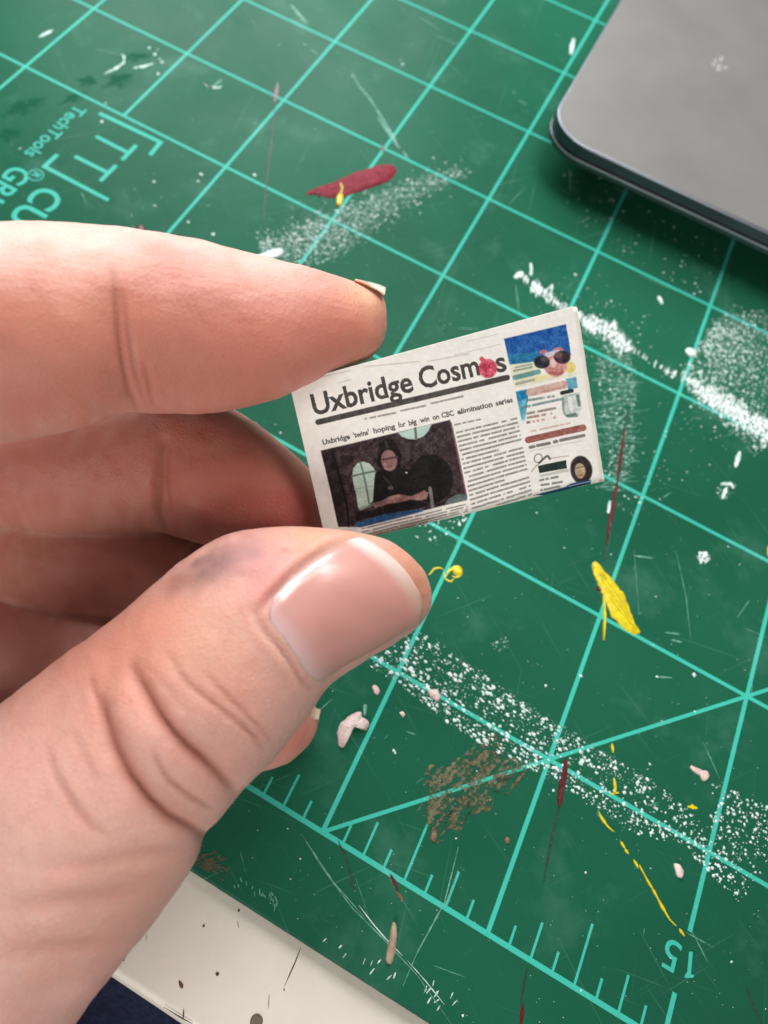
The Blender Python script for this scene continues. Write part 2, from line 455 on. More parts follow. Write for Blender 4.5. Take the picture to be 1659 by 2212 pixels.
B([(659, 418), (690, 404), (720, 394), (755, 379), (790, 366), (825, 356), (850, 358), (855, 370), (843, 388), (810, 402), (780, 412), (748, 424), (715, 427), (688, 423)], RED, 0.12, 0.10, 0.10)
def _d():
    for k in range(70):
        t = rng.uniform(0.04, 0.96); x = 666 + 184 * t; y = 420 - 50 * t + rng.uniform(-14, 13) * math.sin(math.pi * min(0.9, t + 0.1)) ** 0.6
        a = rng.uniform(-1.6, 0.9); l = rng.uniform(4, 11)
        S([(x, y), (x + l * math.cos(a) * 0.6, y + l * math.sin(a) * 0.5), (x + l * math.cos(a + .6), y + l * math.sin(a + .6))], rng.uniform(1.2, 2.8), RED, rng.uniform(0.16, 0.30))
smear('paint_ridges', paint_mat('red_paint_ridge', s2l((146, 42, 66)), s2l((108, 14, 36)), 0.6, 1400, 0.8), _d)
B([(729, 424), (740, 423), (737, 444), (727, 445)], YELLOW, 0.5, 0.1)
S([(733, 400), (738, 410), (735, 426)], 4, YELLOW, 0.75)
# yellow dab with drawn-out streaks
B([(1279, 1219), (1290, 1214), (1300, 1228), (1313, 1240), (1330, 1262), (1347, 1285), (1360, 1315), (1374, 1348), (1383, 1367), (1366, 1370), (1345, 1356), (1325, 1335), (1312, 1310), (1303, 1290), (1292, 1262), (1284, 1240)], YELLOW, 0.12, 0.08, 0.12)
for k in range(22):
    o_ = rng.uniform(-13, 13); t0, t1 = sorted(rng.uniform(0, 1, 2))
    if t1 - t0 < 0.25: t1 = min(1, t0 + 0.35)
    f = lambda t: (1286 + 88 * t + o_ * (1 - abs(2 * t - 1)) * 0.9, 1222 + 138 * t - o_ * 0.5 * (1 - abs(2 * t - 1)))
    S([f(t0), f((t0 + t1) / 2), f(t1)], rng.uniform(2.0, 4.2), YELLOW, 0.16 + rng.uniform(0.03, 0.12), 'paint_ridge')
for dx in (-6, -1, 4, 9): S([(1290 + dx, 1245), (1286 + dx, 1222 + abs(dx)), (1284 + dx, 1212 + abs(dx) * 1.5)], 3, YELLOW, 0.2)
S([(1302, 1288), (1306, 1325), (1305, 1352), (1303, 1384)], 5, YELLOW, 0.25)
S([(1287, 1270), (1298, 1275)], 6, DARKRED, 0.2)
# yellow squiggle
S([(926, 1243), (938, 1228), (952, 1226), (958, 1232)], 4, YELLOW)
S([(962, 1247), (970, 1232), (982, 1226), (996, 1230), (997, 1241), (985, 1248), (976, 1244)], 7, YELLOW)
S([(958, 1236), (963, 1252), (974, 1257), (982, 1248)], 4, YELLOW)
B([(978, 1224), (992, 1223), (999, 1233), (994, 1244), (980, 1240)], YELLOW)
# broken thin yellow line
for p in ([(1292, 1752), (1300, 1768), (1312, 1785), (1326, 1797)], [(1340, 1817), (1350, 1834), (1357, 1845)], [(1368, 1857), (1374, 1866), (1378, 1876)],
          [(1380, 1868), (1396, 1898), (1412, 1925), (1428, 1955), (1445, 1985), (1460, 2000)], [(1466, 2005), (1478, 2022)]):
    S(p, 5.5, YELLOW, 0.12, wob=0.3)
S([(1326, 1680), (1329, 1700), (1327, 1716)], 6, YELLOW); S([(1318, 1716), (1336, 1712)], 4, YELLOW)
S([(1322, 1606), (1324, 1626)], 5, YELLOW); S([(1484, 1743), (1496, 1743), (1506, 1746)], 7, YELLOW)
S([(1660, 1805), (1663, 1818)], 5, YELLOW); S([(1660, 1178), (1659, 1202)], 4, YELLOW)
# red streaks
S([(1356, 880), (1353, 905), (1348, 930)], 6, BLACKISH); S([(1350, 925), (1344, 965), (1337, 1010), (1332, 1045)], 8, DARKRED, 0.14)
S([(1333, 1040), (1326, 1085), (1318, 1125), (1310, 1175)], 10, DARKRED, 0.16); S([(1317, 1082), (1313, 1110)], 7, WHITE, 0.2)
S([(1310, 1172), (1304, 1215)], 4, BLACKISH, 0.06)
S([(1222, 1640), (1220, 1665), (1213, 1700), (1207, 1742)], 15, DARKRED, 0.2); S([(1209, 1738), (1196, 1795), (1184, 1850), (1175, 1905)], 6, BLACKISH, 0.07)
S([(600, 180), (597, 200), (593, 222)], 8, DARKRED); S([(596, 218), (588, 290), (578, 380), (568, 480)], 5, BLACKISH, 0.05)
S([(826, 314), (828, 328)], 8, DARKRED); B([(296, 490), (303, 487), (311, 491), (314, 503), (306, 512), (297, 508)], DARKRED, 0.25, 0.2)
S([(842, 1888), (850, 1900), (859, 1925)], 8, DARKRED); S([(855, 1925), (868, 1940), (866, 1948)], 8, BROWN)
S([(730, 1815), (745, 1850), (760, 1895)], 5, BLACKISH, 0.06); S([(756, 1890), (764, 1925)], 8, BLACKISH, 0.05)
S([(1139, 2090), (1132, 2130), (1124, 2170)], 5, BLACKISH, 0.06); S([(1130, 2168), (1124, 2225)], 9, DARKRED, 0.06)
S([(1612, 2130), (1630, 2180), (1645, 2212)], 6, BLACKISH, 0.06)
S([(1260, 1640), (1252, 1652)], 10, WHITE)
B([(832, 2072), (840, 2030), (846, 1996), (854, 1994), (856, 2015), (851, 2060), (842, 2082)], TAN, 0.5, 0.25, 0.03, 'paint_flake')
# brown smear: a bundle of dragged brush marks
def brown(n, wlo, whi, zlo, zhi):
    def f():
        for k in range(n):
            t = rng.uniform(0, 1); s = np.clip(rng.normal(0, 0.45), -1, 1)
            x = 930 + 160 * t + 34 * s * (1 - 0.4 * t); y = 1785 - 160 * t + 55 * s * (1 - 0.3 * t)
            l = rng.uniform(12, 48); a = -0.85 + rng.normal(0, 0.3)
            S([(x - l * 0.5 * math.cos(a), y - l * 0.5 * math.sin(a)), (x, y), (x + l * 0.5 * math.cos(a + 0.25), y + l * 0.5 * math.sin(a + 0.25))], rng.uniform(wlo, whi), BROWN, rng.uniform(zlo, zhi), wob=0.35)
        if wlo < 3:
          for p in ([(1112, 1690), (1130, 1672), (1134, 1660)], [(930, 1700), (925, 1672), (922, 1655)], [(1080, 1600), (1050, 1625), (1000, 1655)], [(1055, 1590), (1030, 1620), (985, 1660)]):
            S(p, 9, BROWN, 0.117, wob=0.3)
    return f
BR = [(918, 1795), (924, 1750), (915, 1690), (925, 1655), (960, 1660), (990, 1640), (1035, 1605), (1062, 1588), (1085, 1592), (1082, 1625), (1132, 1650), (1120, 1690), (1085, 1715), (1060, 1745), (1020, 1760), (990, 1790), (960, 1786), (940, 1800)]
blob('paint_smear', BR, DRYB, mat_obj, 0.060, 0.01, M, 0.0, 0.25)
smear('paint_smear', DRYB, brown(110, 2.0, 7, 0.075, 0.10))
B([(932, 1800), (942, 1798), (944, 1812), (938, 1820), (930, 1812)], BROWN); B([(1090, 1812), (1098, 1808), (1100, 1820), (1092, 1822)], BROWN)
def _d():
    for k in range(120):
        x = rng.normal(446, 20); y = rng.normal(1868, 14) + (x - 446) * 0.25
        S([(x, y), (x + rng.uniform(6, 16), y + rng.uniform(-10, 10))], rng.uniform(1.5, 4), BROWN, rng.uniform(0.02, 0.05), wob=0.3)
smear('paint_smear', paint_mat('olive_rub', s2l((96, 90, 66)), s2l((70, 78, 56)), 0.7), _d)
# white flake with pink in it
B([(733, 1612), (728, 1590), (733, 1566), (748, 1552), (763, 1541), (778, 1538), (782, 1550), (793, 1556), (797, 1568), (788, 1578), (775, 1572), (764, 1566), (755, 1582), (748, 1598), (742, 1614)], PINKW, 0.5, 0.5, 0.05, 'paint_flake')
B([(786, 1523), (792, 1524), (790, 1545), (785, 1545)], FAINT, 0.1, 0.02)
B([(804, 1484), (811, 1481), (819, 1490), (818, 1500), (809, 1498)], PINKW, 0.2, 0.1, name='paint_flake'); B([(863, 1540), (869, 1537), (874, 1544), (870, 1549)], PINKW, 0.2, 0.1, name='paint_flake')
B([(928, 1492), (940, 1488), (950, 1500), (948, 1514), (936, 1512), (930, 1505)], PINKW, 0.15, 0.1, 0.08)
B([(1456, 1868), (1464, 1866), (1474, 1880), (1472, 1896), (1462, 1893)], PINKW, 0.3, 0.2, name='paint_flake')
S([(1490, 1655), (1502, 1664), (1516, 1670), (1528, 1674)], 14, PINKW, 0.2); B([(1512, 1666), (1526, 1666), (1530, 1678), (1520, 1688), (1512, 1678)], PINKW, 0.2, 0.1)
B([(1532, 1692), (1556, 1695), (1572, 1708), (1580, 1722), (1568, 1732), (1552, 1712)], HAZE_I, 0.06, 0.03, 0.1)
B([(1508, 1196), (1520, 1190), (1533, 1200), (1530, 1214), (1516, 1218), (1506, 1208)], DRYW, 0.07, 0.02, 0.15)
B([(1550, 1050), (1562, 1040), (1580, 1040), (1588, 1050), (1580, 1075), (1562, 1085), (1550, 1068)], HAZE_I, 0.1, 0.04, 0.12)
S([(1556, 1045), (1580, 1046), (1584, 1056)], 7, WHITE); S([(1570, 1052), (1560, 1078)], 7, WHITE)
S([(1598, 976), (1594, 990), (1588, 1010)], 9, WHITE, 0.15)
B([(1060, 1388), (1078, 1378), (1095, 1376), (1102, 1390), (1088, 1404), (1070, 1404)], HAZE_I, 0.05, 0.02, 0.12)
# thick white ridges (upper right): ragged ticks left by a dry brush
def ridge(line, hw, n, wlo, whi, dens):
    q = np.array(line, float); d = np.r_[0, np.cumsum(np.linalg.norm(np.diff(q, axis=0), axis=1))]
    def f():
        for k in range(n):
            t = rng.uniform(0, d[-1]); x, y = np.interp(t, d, q[:, 0]), np.interp(t, d, q[:, 1]); h = np.interp(t, d, hw)
            if rng.uniform() > np.interp(t, d, dens): continue
            x += rng.normal(0, h * 0.3); y += rng.normal(0, h * 0.3); l = h * rng.uniform(0.5, 1.1)
            S([(x + l * 0.3, y - l * 0.75), (x, y), (x - l * 0.25, y + l * 0.8)], rng.uniform(wlo * 0.6, whi * 0.8), WHITE, rng.uniform(0.05, 0.12), wob=0.25)
    return f
smear('paint_smear', DRYW, ridge([(1118, 592), (1150, 614), (1172, 634), (1205, 656), (1235, 672)], [6, 13, 13, 10, 8], 80, 3, 8, [0.4, 1, 1, 0.5, 0.4]))
smear('paint_smear', DRYW, ridge([(1240, 678), (1270, 696), (1310, 712), (1345, 742), (1362, 756)], [8, 15, 19, 17, 8], 170, 3, 8, [1, 1, 1, 1, 0.7]))
smear('paint_smear', DRYW, ridge([(1362, 752), (1420, 790), (1470, 812), (1500, 826)], [7, 9, 12, 12], 60, 2, 5, [0.3, 0.4, 0.8, 1]))
smear('paint_smear', DRYW, ridge([(1500, 835), (1540, 862), (1600, 898), (1670, 940)], [12, 18, 22, 26], 250, 2.5, 8, [1, 0.9, 0.9, 1]))
blob('paint_smear', [(1235, 672), (1275, 682), (1325, 700), (1372, 742), (1365, 775), (1330, 762), (1290, 738), (1250, 712)], HAZE_W, mat_obj, 0.053, 0.004, M, 0.0, 0.2)
blob('paint_smear', [(1490, 812), (1560, 845), (1670, 880), (1680, 975), (1600, 945), (1530, 895), (1490, 860)], HAZE_W, mat_obj, 0.053, 0.004, M, 0.0, 0.2)
blob('paint_smear', [(1530, 700), (1600, 680), (1680, 690), (1690, 880), (1600, 850), (1540, 790)], HAZE_W, mat_obj, 0.057, 0.004, M, 0.0, 0.3)
blob('paint_smear', [(600, 560), (620, 520), (680, 470), (760, 440), (860, 400), (960, 370), (1000, 372), (930, 420), (850, 460), (800, 500), (740, 545), (660, 580)], HAZE_I, mat_obj, 0.053, 0.004, M, 0.0, 0.3)
blob('paint_smear', [(1310, 730), (1365, 770), (1375, 900), (1360, 1040), (1320, 1060), (1300, 900), (1290, 800)], HAZE_I, mat_obj, 0.057, 0.004, M, 0.0, 0.3)
B([(1110, 598), (1120, 588), (1132, 590), (1128, 598), (1116, 602)], WHITE, 0.08, 0.03, 0.1); S([(1146, 568), (1148, 582), (1146, 596)], 7, WHITE)
S([(1180, 628), (1194, 614), (1190, 632)], 4, WHITE)
S([(1422, 640), (1427, 650), (1430, 658)], 8, WHITE, 0.15)
B([(1480, 758), (1488, 752), (1500, 758), (1504, 768), (1490, 770)], WHITE, 0.2, 0.1)
# white near the index finger
B([(545, 556), (570, 548), (596, 538), (611, 540), (607, 552), (585, 560)], WHITE, 0.2, 0.1, 0.05)
# dragged pale scratches
for p, w, mt in (([(650, 1800), (700, 1880), (760, 1960), (830, 2030), (900, 2105), (975, 2212)], 2.2, FAINT), ([(775, 1955), (805, 1995), (835, 2030), (870, 2065)], 3, WHITE),
                 ([(660, 1815), (720, 1905), (790, 1985)], 2.2, FAINT), ([(880, 2075), (920, 2120), (960, 2170)], 1.8, WHITE), ([(990, 1830), (960, 1950), (900, 2060), (870, 2130)], 2.5, FAINT),
                 ([(990, 1878), (975, 1925), (958, 1960)], 2, FAINT),
                 ([(628, 10), (645, 30), (663, 52)], 6, FAINT), ([(760, 155), (775, 185), (800, 215), (830, 262), (880, 345)], 4, FAINT), ([(815, 252), (845, 295), (884, 345)], 6, FAINT),
                 ([(1288, 1755), (1305, 1775)], 3, FAINT), ([(1367, 1200), (1410, 1206)], 4, FAINT), ([(1436, 1366), (1468, 1370)], 4, FAINT), ([(1450, 1382), (1475, 1388)], 4, FAINT),
                 ([(1415, 1462), (1452, 1464)], 4, FAINT), ([(1240, 82), (1236, 100), (1233, 118)], 9, WHITE), ([(480, 172), (455, 190), (440, 176)], 5, FAINT),
                 ([(84, 80), (100, 72), (116, 64)], 8, PALE), ([(440, 176), (452, 188), (470, 190), (480, 186)], 6, PALE),
                 ([(225, 160), (250, 148), (268, 135), (268, 122), (262, 116)], 6, PALE), ([(288, 147), (310, 144), (332, 137)], 7, PALE),
                 ([(1460, 1190), (1482, 1290), (1492, 1380)], 1.2, FAINT), ([(1370, 1190), (1380, 1330)], 0.9, FAINT)):
    S(p, w, mt, 0.05, 'scratch', 0.25)
for x, y in ((335, 118), (345, 128), (322, 104), (340, 108), (350, 135), (342, 160)): dot(x, y, rng.uniform(1.5, 4), PALE, mat_obj)
# dull dark stains, top left
def _d():
    for k in range(26):                                # white rubbed flecks near the mat edge, bottom
        t = rng.uniform(0, 1); x = 700 + 290 * t + rng.normal(0, 4); y = 2042 + 120 * t + rng.normal(0, 12)
        S([(x, y), (x - rng.uniform(3, 12), y + rng.uniform(6, 16))], rng.uniform(1.5, 3.5), WHITE if rng.uniform() < 0.5 else FAINT, 0.05, 'scratch', 0.3)
smear('scuff', WHITE, _d, 'stuff')
def _d():
    for k in range(22):
        t = rng.uniform(0, 1); x = 490 + 110 * t; y = 1895 + 48 * t + rng.normal(0, 8)
        S([(x, y), (x + rng.uniform(-3, 6), y + rng.uniform(6, 16))], rng.uniform(1.5, 3), FAINT, 0.05, 'scratch', 0.3)
smear('scuff', FAINT, _d, 'stuff')
def _d():
    for k in range(85):                                # fine brushed lines right of the newspaper
        y = rng.uniform(735, 1060); x = rng.uniform(1270, 1345); l = rng.uniform(20, 60)
        S([(x, y), (x + l * 0.5, y + rng.normal(0, 1.5)), (x + l, y + rng.normal(2, 3))], rng.uniform(0.8, 1.8), FAINT, 0.03, 'scratch', 0.3)
smear('scuff', FAINT, _d, 'stuff')
def _d():
    for k in range(70):                                # random hair scratches
        x, y = rng.uniform(0, 1659), rng.uniform(0, 2200); a = rng.choice([1.5, 1.2, 0.4, -0.6]) + rng.normal(0, 0.2); l = rng.uniform(12, 90)
        S([(x, y), (x + l * math.cos(a), y + l * math.sin(a))], rng.uniform(0.8, 1.8), FAINT, 0.02, 'scratch', 0.3)
smear('scuff', FAINT, _d, 'stuff')

# ---- paint specks: thousands of tiny dried drops, too small to pick apart
sv, sf = [], []
def speck(x, y, r, ang=None, el=1.0):
    p = M(x, y)
    if p[1] < EDGE + 0.3: return
    px = 0.085 * (1 + (1106 - y) * 0.0002)
    k = int(rng.integers(4, 7)); a0 = rng.uniform(0, 6.28); i0 = len(sv)
    if ang is None: ang = rng.uniform(0, 6.28)
    ca, sa = math.cos(ang), math.sin(ang)
    for i in range(k):
        rr = r * px * rng.uniform(0.5, 1.25)
        u, w = rr * el * math.cos(a0 + 6.283 * i / k), rr / el * math.sin(a0 + 6.283 * i / k)
        sv.append((p[0] + u * ca - w * sa, p[1] + u * sa + w * ca, 0.062))
    sv.append((p[0], p[1], 0.062 + min(0.10, 0.35 * r * px)))
    for i in range(k): sf.append((i0 + i, i0 + (i + 1) % k, i0 + k))
def band(line, hw, n, rlo, rhi, el=1.0, ang=None, pw=2.0, skew=0.0):
    q = np.array(line, float); d = np.r_[0, np.cumsum(np.linalg.norm(np.diff(q, axis=0), axis=1))]
    for _ in range(n):
        t = d[-1] * (rng.uniform() if pw >= 1 else rng.beta(1.1, 1.8)); x, y = np.interp(t, d, q[:, 0]), np.interp(t, d, q[:, 1])
        i = min(len(q) - 2, int(np.searchsorted(d, t, 'right')) - 1); tv = (q[i + 1] - q[i]) / np.linalg.norm(q[i + 1] - q[i])
        h = np.interp(t, d, hw) if hasattr(hw, '__len__') else hw
        s = (rng.normal(0, 0.5) if pw < 1 else np.sign(rng.uniform(-1, 1)) * rng.uniform(0, 1) ** (1 / pw * 1.6)) * h + skew
        r_ = rlo + (rhi - rlo) * rng.uniform() ** 2.5
        speck(x - tv[1] * s, y + tv[0] * s, r_, ang, el)
# long diagonal band under the thumb
band([(820, 1395), (900, 1430), (1000, 1505), (1100, 1570), (1240, 1650)], [50, 62, 66, 62, 52], 900, 0.9, 4.8, 1.25, -0.2)
band([(1240, 1650), (1400, 1750), (1500, 1800)], [52, 58, 30], 420, 1.0, 4.2, 1.15)
band([(1530, 1770), (1659, 1860)], [80, 110], 420, 1.0, 4.0)
# by the index finger
band([(560, 540), (680, 510), (800, 455), (930, 395), (1020, 360)], [30, 52, 46, 34, 24], 1350, 0.5, 3.0, 1.3, 0.3, 0.5)
# right of frame
band([(1530, 720), (1600, 780), (1659, 830)], [70, 110, 140], 1000, 0.6, 3.4, 1.2, None, 0.5)
band([(1480, 790), (1560, 870), (1659, 960)], [16, 26, 40], 350, 0.9, 4.0)
band([(900, 1165), (960, 1135), (1010, 1110)], [26, 20, 10], 36, 1.2, 4.5)
band([(1290, 990), (1340, 1080), (1390, 1100)], [40, 30, 20], 60, 0.7, 2.6)
band([(1180, 640), (1400, 800), (1500, 1050)], [70, 110, 90], 260, 0.6, 2.2)
band([(1240, 360), (1300, 470), (1400, 520), (1550, 600)], [40, 60, 60, 60], 110, 0.8, 3.0)
for _ in range(420): speck(rng.uniform(0, 1659), rng.uniform(0, 2212), 0.7 + 3.0 * rng.uniform() ** 5)
for x, y, r in ((1499, 1458, 4.5), (1254, 1460, 4), (1778 * .663, 1481, 4), (850, 1622, 3), (1265, 1885, 3), (332, 393, 3.5), (550, 378, 4), (435, 377, 4), (428, 392, 4), (220, 263, 4), (335, 445, 3), (407, 480, 4.5), (460, 506, 4)):
    speck(x, y, r)
specks = mesh_obj('paint_specks', sv, sf, WHITE, mat_obj, kind='stuff')
sv, sf = [], []
band([(820, 1395), (900, 1430), (1000, 1505), (1100, 1570), (1240, 1650), (1400, 1750)], [56, 66, 70, 66, 60, 60], 1500, 0.3, 1.3)
band([(560, 540), (680, 510), (800, 455), (930, 395), (1020, 360)], [40, 66, 60, 44, 30], 1500, 0.3, 1.3, 1.3, 0.3, 0.5)
band([(1530, 720), (1600, 780), (1659, 830)], [90, 130, 160], 900, 0.3, 1.3, 1.2, None, 0.5)
for _ in range(900): speck(rng.uniform(0, 1659), rng.uniform(0, 2212), rng.uniform(0.3, 1.1))
mesh_obj('paint_dust', sv, sf, PALE, mat_obj, kind='stuff')

# ------------------------------------------------------------------ laptop
lm, nt, b = material('anodised_aluminium', (0.30, 0.295, 0.285), 0.55, 0.35)
v = coords(nt)
bump(nt, b, noise(nt, v, 4200, 2), 0.12, 0.0001)
cc = mix(nt, (0.215, 0.21, 0.20), (0.195, 0.19, 0.183), ramp(nt, noise(nt, v, 25, 4), [(0.3, 0.0), (0.7, 1.0)]))
nt.links.new(cc, b.inputs['Base Color'])
nt.links.new(ramp(nt, noise(nt, v, 60, 4), [(0.3, 0.44), (0.7, 0.56)]), b.inputs['Roughness'])
em, nt, b = material('aluminium_edge', (0.10, 0.11, 0.125), 0.34, 0.8)
tm, nt, b = material('polished_chamfer', (0.80, 0.84, 0.88), 0.25, 1.0)
gm, nt, b = material('black_rubber', (0.012, 0.012, 0.012), 0.7)

def rounded_slab(name, x0, y0, x1, y1, rad, profile, mat, parent=None, seg=14):
    """profile: (inset, z) from bottom to top"""
    verts, faces = [], []
    rings_ = []
    for inset, z in profile:
        idx = []
        r_ = max(0.2, rad - inset)
        for cx_, cy_, a0 in ((x0 + rad, y0 + rad, math.pi), (x1 - rad, y0 + rad, 1.5 * math.pi), (x1 - rad, y1 - rad, 0), (x0 + rad, y1 - rad, 0.5 * math.pi)):
            for k in range(seg + 1):
                a = a0 + 0.5 * math.pi * k / seg
                idx.append(len(verts)); verts.append((cx_ + r_ * math.cos(a), cy_ + r_ * math.sin(a), z))
        rings_.append(idx)
    n = len(rings_[0])
    for l in range(len(rings_) - 1):
        for i in range(n):
            j = (i + 1) % n
            faces.append((rings_[l][i], rings_[l][j], rings_[l + 1][j], rings_[l + 1][i]))
    faces.append(tuple(rings_[-1])); faces.append(tuple(reversed(rings_[0])))
    return mesh_obj(name, verts, faces, mat, parent)
LX, LY = 4.135 * IN, 0.46 * IN
lap = bpy.data.objects.new('laptop', None)
link(lap, None, None, 'closed grey aluminium laptop lying on the green mat', 'laptop')
rounded_slab('base', LX, LY, LX + 300, LY + 210, 9.5, [(9.2, 1.2), (6.4, 3.2), (3.6, 5.0), (1.6, 6.2), (0.3, 6.95), (0.0, 7.2), (0.0, 8.1), (0.05, 8.14), (0.5, 8.2)], em, lap)
rounded_slab('edge_trim', LX - 0.02, LY - 0.02, LX + 300.02, LY + 210.02, 9.52, [(0.05, 8.12), (0.0, 8.16), (0.0, 8.26), (0.14, 8.42), (0.5, 8.45)], tm, lap)
rounded_slab('gasket', LX + 0.9, LY + 0.9, LX + 299, LY + 209, 8.6, [(0, 8.3), (0, 8.95)], gm, lap)
lid = rounded_slab('lid', LX, LY, LX + 300, LY + 210, 9.5, [(0.4, 8.8), (0.12, 8.95), (0, 9.2), (0, 11.15), (0.12, 11.4), (0.4, 11.5)], em, lap)
lid.data.materials.append(lm)
lid.data.polygons[len(lid.data.polygons) - 2].material_index = 1
for fx, fy in ((LX + 22, LY + 22), (LX + 278, LY + 22), (LX + 278, LY + 188), (LX + 22, LY + 188)):
    rounded_slab('rubber_foot', fx - 6, fy - 6, fx + 6, fy + 6, 5.9, [(0, 0.06), (0, 1.25)], gm, lap, 6)
SMU = paint_mat('pale_fingermark', (0.30, 0.295, 0.285), (0.26, 0.255, 0.245), 0.6, 1200, 0.1)
ML = lambda x, y: M(x, y, 11.5)
for k in range(14):
    dot(1553 + rng.normal(0, 8), 142 + rng.normal(0, 7), rng.uniform(2, 5), SMU, lap, ML, 11.5, 'smudge', 0.012, 0.002)

# ------------------------------------------------------------------ miniature newspaper
rays = [ray(*q) for q in ((625, 828), (1243, 660), (1303, 1043), (708, 1187))]
dep = (83.126, 79.272, 82.874, 86.728)
TL, TR, BR, BL = [CAM + r_ * d for r_, d in zip(rays, dep)]
EX, EY = TR - TL, BL - TL
NP = np.cross(EX, EY); NP /= np.linalg.norm(NP)
if NP @ (CAM - TL) < 0: NP = -NP
HH = np.linalg.norm(EY); WW = np.linalg.norm(EX)
ey = EY / HH; ex = EX / WW

def vnoise(x, y, seed=0):
    xi, yi = np.floor(x).astype(np.int64), np.floor(y).astype(np.int64)
    fx, fy = x - xi, y - yi
    fx, fy = fx * fx * (3 - 2 * fx), fy * fy * (3 - 2 * fy)
    def h(a, b_): 
        n = (a * 374761393 + b_ * 668265263 + seed * 974634777) & 0x7fffffff
        n = ((n ^ (n >> 13)) * 1274126177) & 0x7fffffff
        return ((n ^ (n >> 16)) & 0xffff) / 65535.0
    return (h(xi, yi) * (1 - fx) + h(xi + 1, yi) * fx) * (1 - fy) + (h(xi, yi + 1) * (1 - fx) + h(xi + 1, yi + 1) * fx) * fy

T3 = lambda p: (663.6 + 0.2240 * p[0], 763.1 + 0.2240 * p[1])
T4 = lambda p: (676.9 + 0.2160 * p[0], 862.7 + 0.2160 * p[1])
T5 = lambda p: (982.1 + 0.2080 * p[0], 650.3 + 0.2080 * p[1])
T6 = lambda p: (982.1 + 0.2080 * p[0], 862.7 + 0.2080 * p[1])

class Print:
    """Flat print on the page, evaluated at page points (x, y); colours are sRGB ink colours."""
    def __init__(s, x, y):
        s.x = x + (vnoise(x * 0.7, y * 0.7, 1) - 0.5) * 0.45
        s.y = y + (vnoise(x * 0.7, y * 0.7, 2) - 0.5) * 0.45
        n = vnoise(x * 0.12, y * 0.12, 3)
        s.c = np.array([241, 238, 231.0])[None] + (n[:, None] - 0.5) * np.array([8, 9, 12.0])[None]
    def put(s, mask_idx, a, col, nz=0.0):
        col = np.array(col, float)[None]
        if nz:
            xx, yy_ = s.x[mask_idx], s.y[mask_idx]
            k = (1.2 * vnoise(xx * 0.10, yy_ * 0.10, 6) + 1.1 * vnoise(xx * 0.28, yy_ * 0.28, 7) + 0.8 * vnoise(xx * 0.8, yy_ * 0.8, 8) - 1.55)[:, None]
            col = col + k * nz
        s.c[mask_idx] = s.c[mask_idx] * (1 - a[:, None]) + col * a[:, None]
    def box_idx(s, x0, y0, x1, y1):
        return np.where((s.x > x0) & (s.x < x1) & (s.y > y0) & (s.y < y1))[0]
    def line(s, pts, r, col, T=None, op=1.0, nz=0.0, soft=0.9, words=0.0):
        pts = np.array([T(p) for p in pts] if T else pts, float)
        if T: r = r * (T((1, 0))[0] - T((0, 0))[0])
        if len(pts) > 2:                                  # round the corners of a drawn stroke
            out = []; n = len(pts)
            for k in range(n - 1):
                p0, p1, p2, p3 = pts[max(k - 1, 0)], pts[k], pts[k + 1], pts[min(k + 2, n - 1)]
                for t in (0, 0.25, 0.5, 0.75): out.append(0.5 * (2 * p1 + (-p0 + p2) * t + (2 * p0 - 5 * p1 + 4 * p2 - p3) * t * t + (-p0 + 3 * p1 - 3 * p2 + p3) * t ** 3))
            pts = np.array(out + [pts[-1]])
        i = s.box_idx(*(pts.min(0) - r - 2), *(pts.max(0) + r + 2))
        if not len(i): return
        x, y = s.x[i], s.y[i]; d = np.full(len(i), 1e9)
        for (ax, ay), (bx, by) in zip(pts[:-1], pts[1:]):
            l2 = (bx - ax) ** 2 + (by - ay) ** 2 + 1e-9
            t = np.clip(((x - ax) * (bx - ax) + (y - ay) * (by - ay)) / l2, 0, 1)
            d = np.minimum(d, np.hypot(x - ax - t * (bx - ax), y - ay - t * (by - ay)))
        a = np.clip((r - d) / soft + 0.5, 0, 1) * op
        if words:
            ax, ay = pts[0]
            al = (x - ax)
            w = vnoise(al / 5.0 + 100, np.full(len(i), ay * 0.37), 11)
            l_ = vnoise(al / 1.5 + 50, (y + al * 0.24) / (1.6 if r > 3 else 30.0) + ay * 0.71, 12)
            a = a * np.clip((w - 0.16) * 9, 0.05, 1) * (1 - words + words * l_ * 1.3)
        s.put(i, np.clip(a, 0, 1), col, nz)
    def poly(s, pts, col, T=None, op=1.0, nz=0.0):
        soft = 1.2 if (T is None or len(pts) < 7) else 2.8
        pts = np.array([T(p) for p in pts] if T else pts, float)
        i = s.box_idx(*(pts.min(0) - 2), *(pts.max(0) + 2))
        if not len(i): return
        x, y = s.x[i], s.y[i]; ins = np.zeros(len(i), bool); d = np.full(len(i), 1e9); n = len(pts)
        for k in range(n):
            ax, ay = pts[k]; bx, by = pts[(k + 1) % n]
            cr = ((ay > y) != (by > y)) & (x < (bx - ax) * (y - ay) / (by - ay + 1e-12) + ax)
            ins ^= cr
            l2 = (bx - ax) ** 2 + (by - ay) ** 2 + 1e-9
            t = np.clip(((x - ax) * (bx - ax) + (y - ay) * (by - ay)) / l2, 0, 1)
            d = np.minimum(d, np.hypot(x - ax - t * (bx - ax), y - ay - t * (by - ay)))
        sd = np.where(ins, d, -d)
        s.put(i, np.clip(sd / soft + 0.5, 0, 1) * op, col, nz)
    def ell(s, c, rx, ry, col, T=None, op=1.0, nz=0.0, rot=0.0, ring=None):
        pts = [(c[0] + rx * math.cos(a) * math.cos(rot) - ry * math.sin(a) * math.sin(rot), c[1] + rx * math.cos(a) * math.sin(rot) + ry * math.sin(a) * math.cos(rot)) for a in np.linspace(0, 6.2832, 25)[:-1]]
        if ring: s.line(pts + [pts[0]], ring, col, T, op, nz)
        else: s.poly(pts, col, T, op, nz)

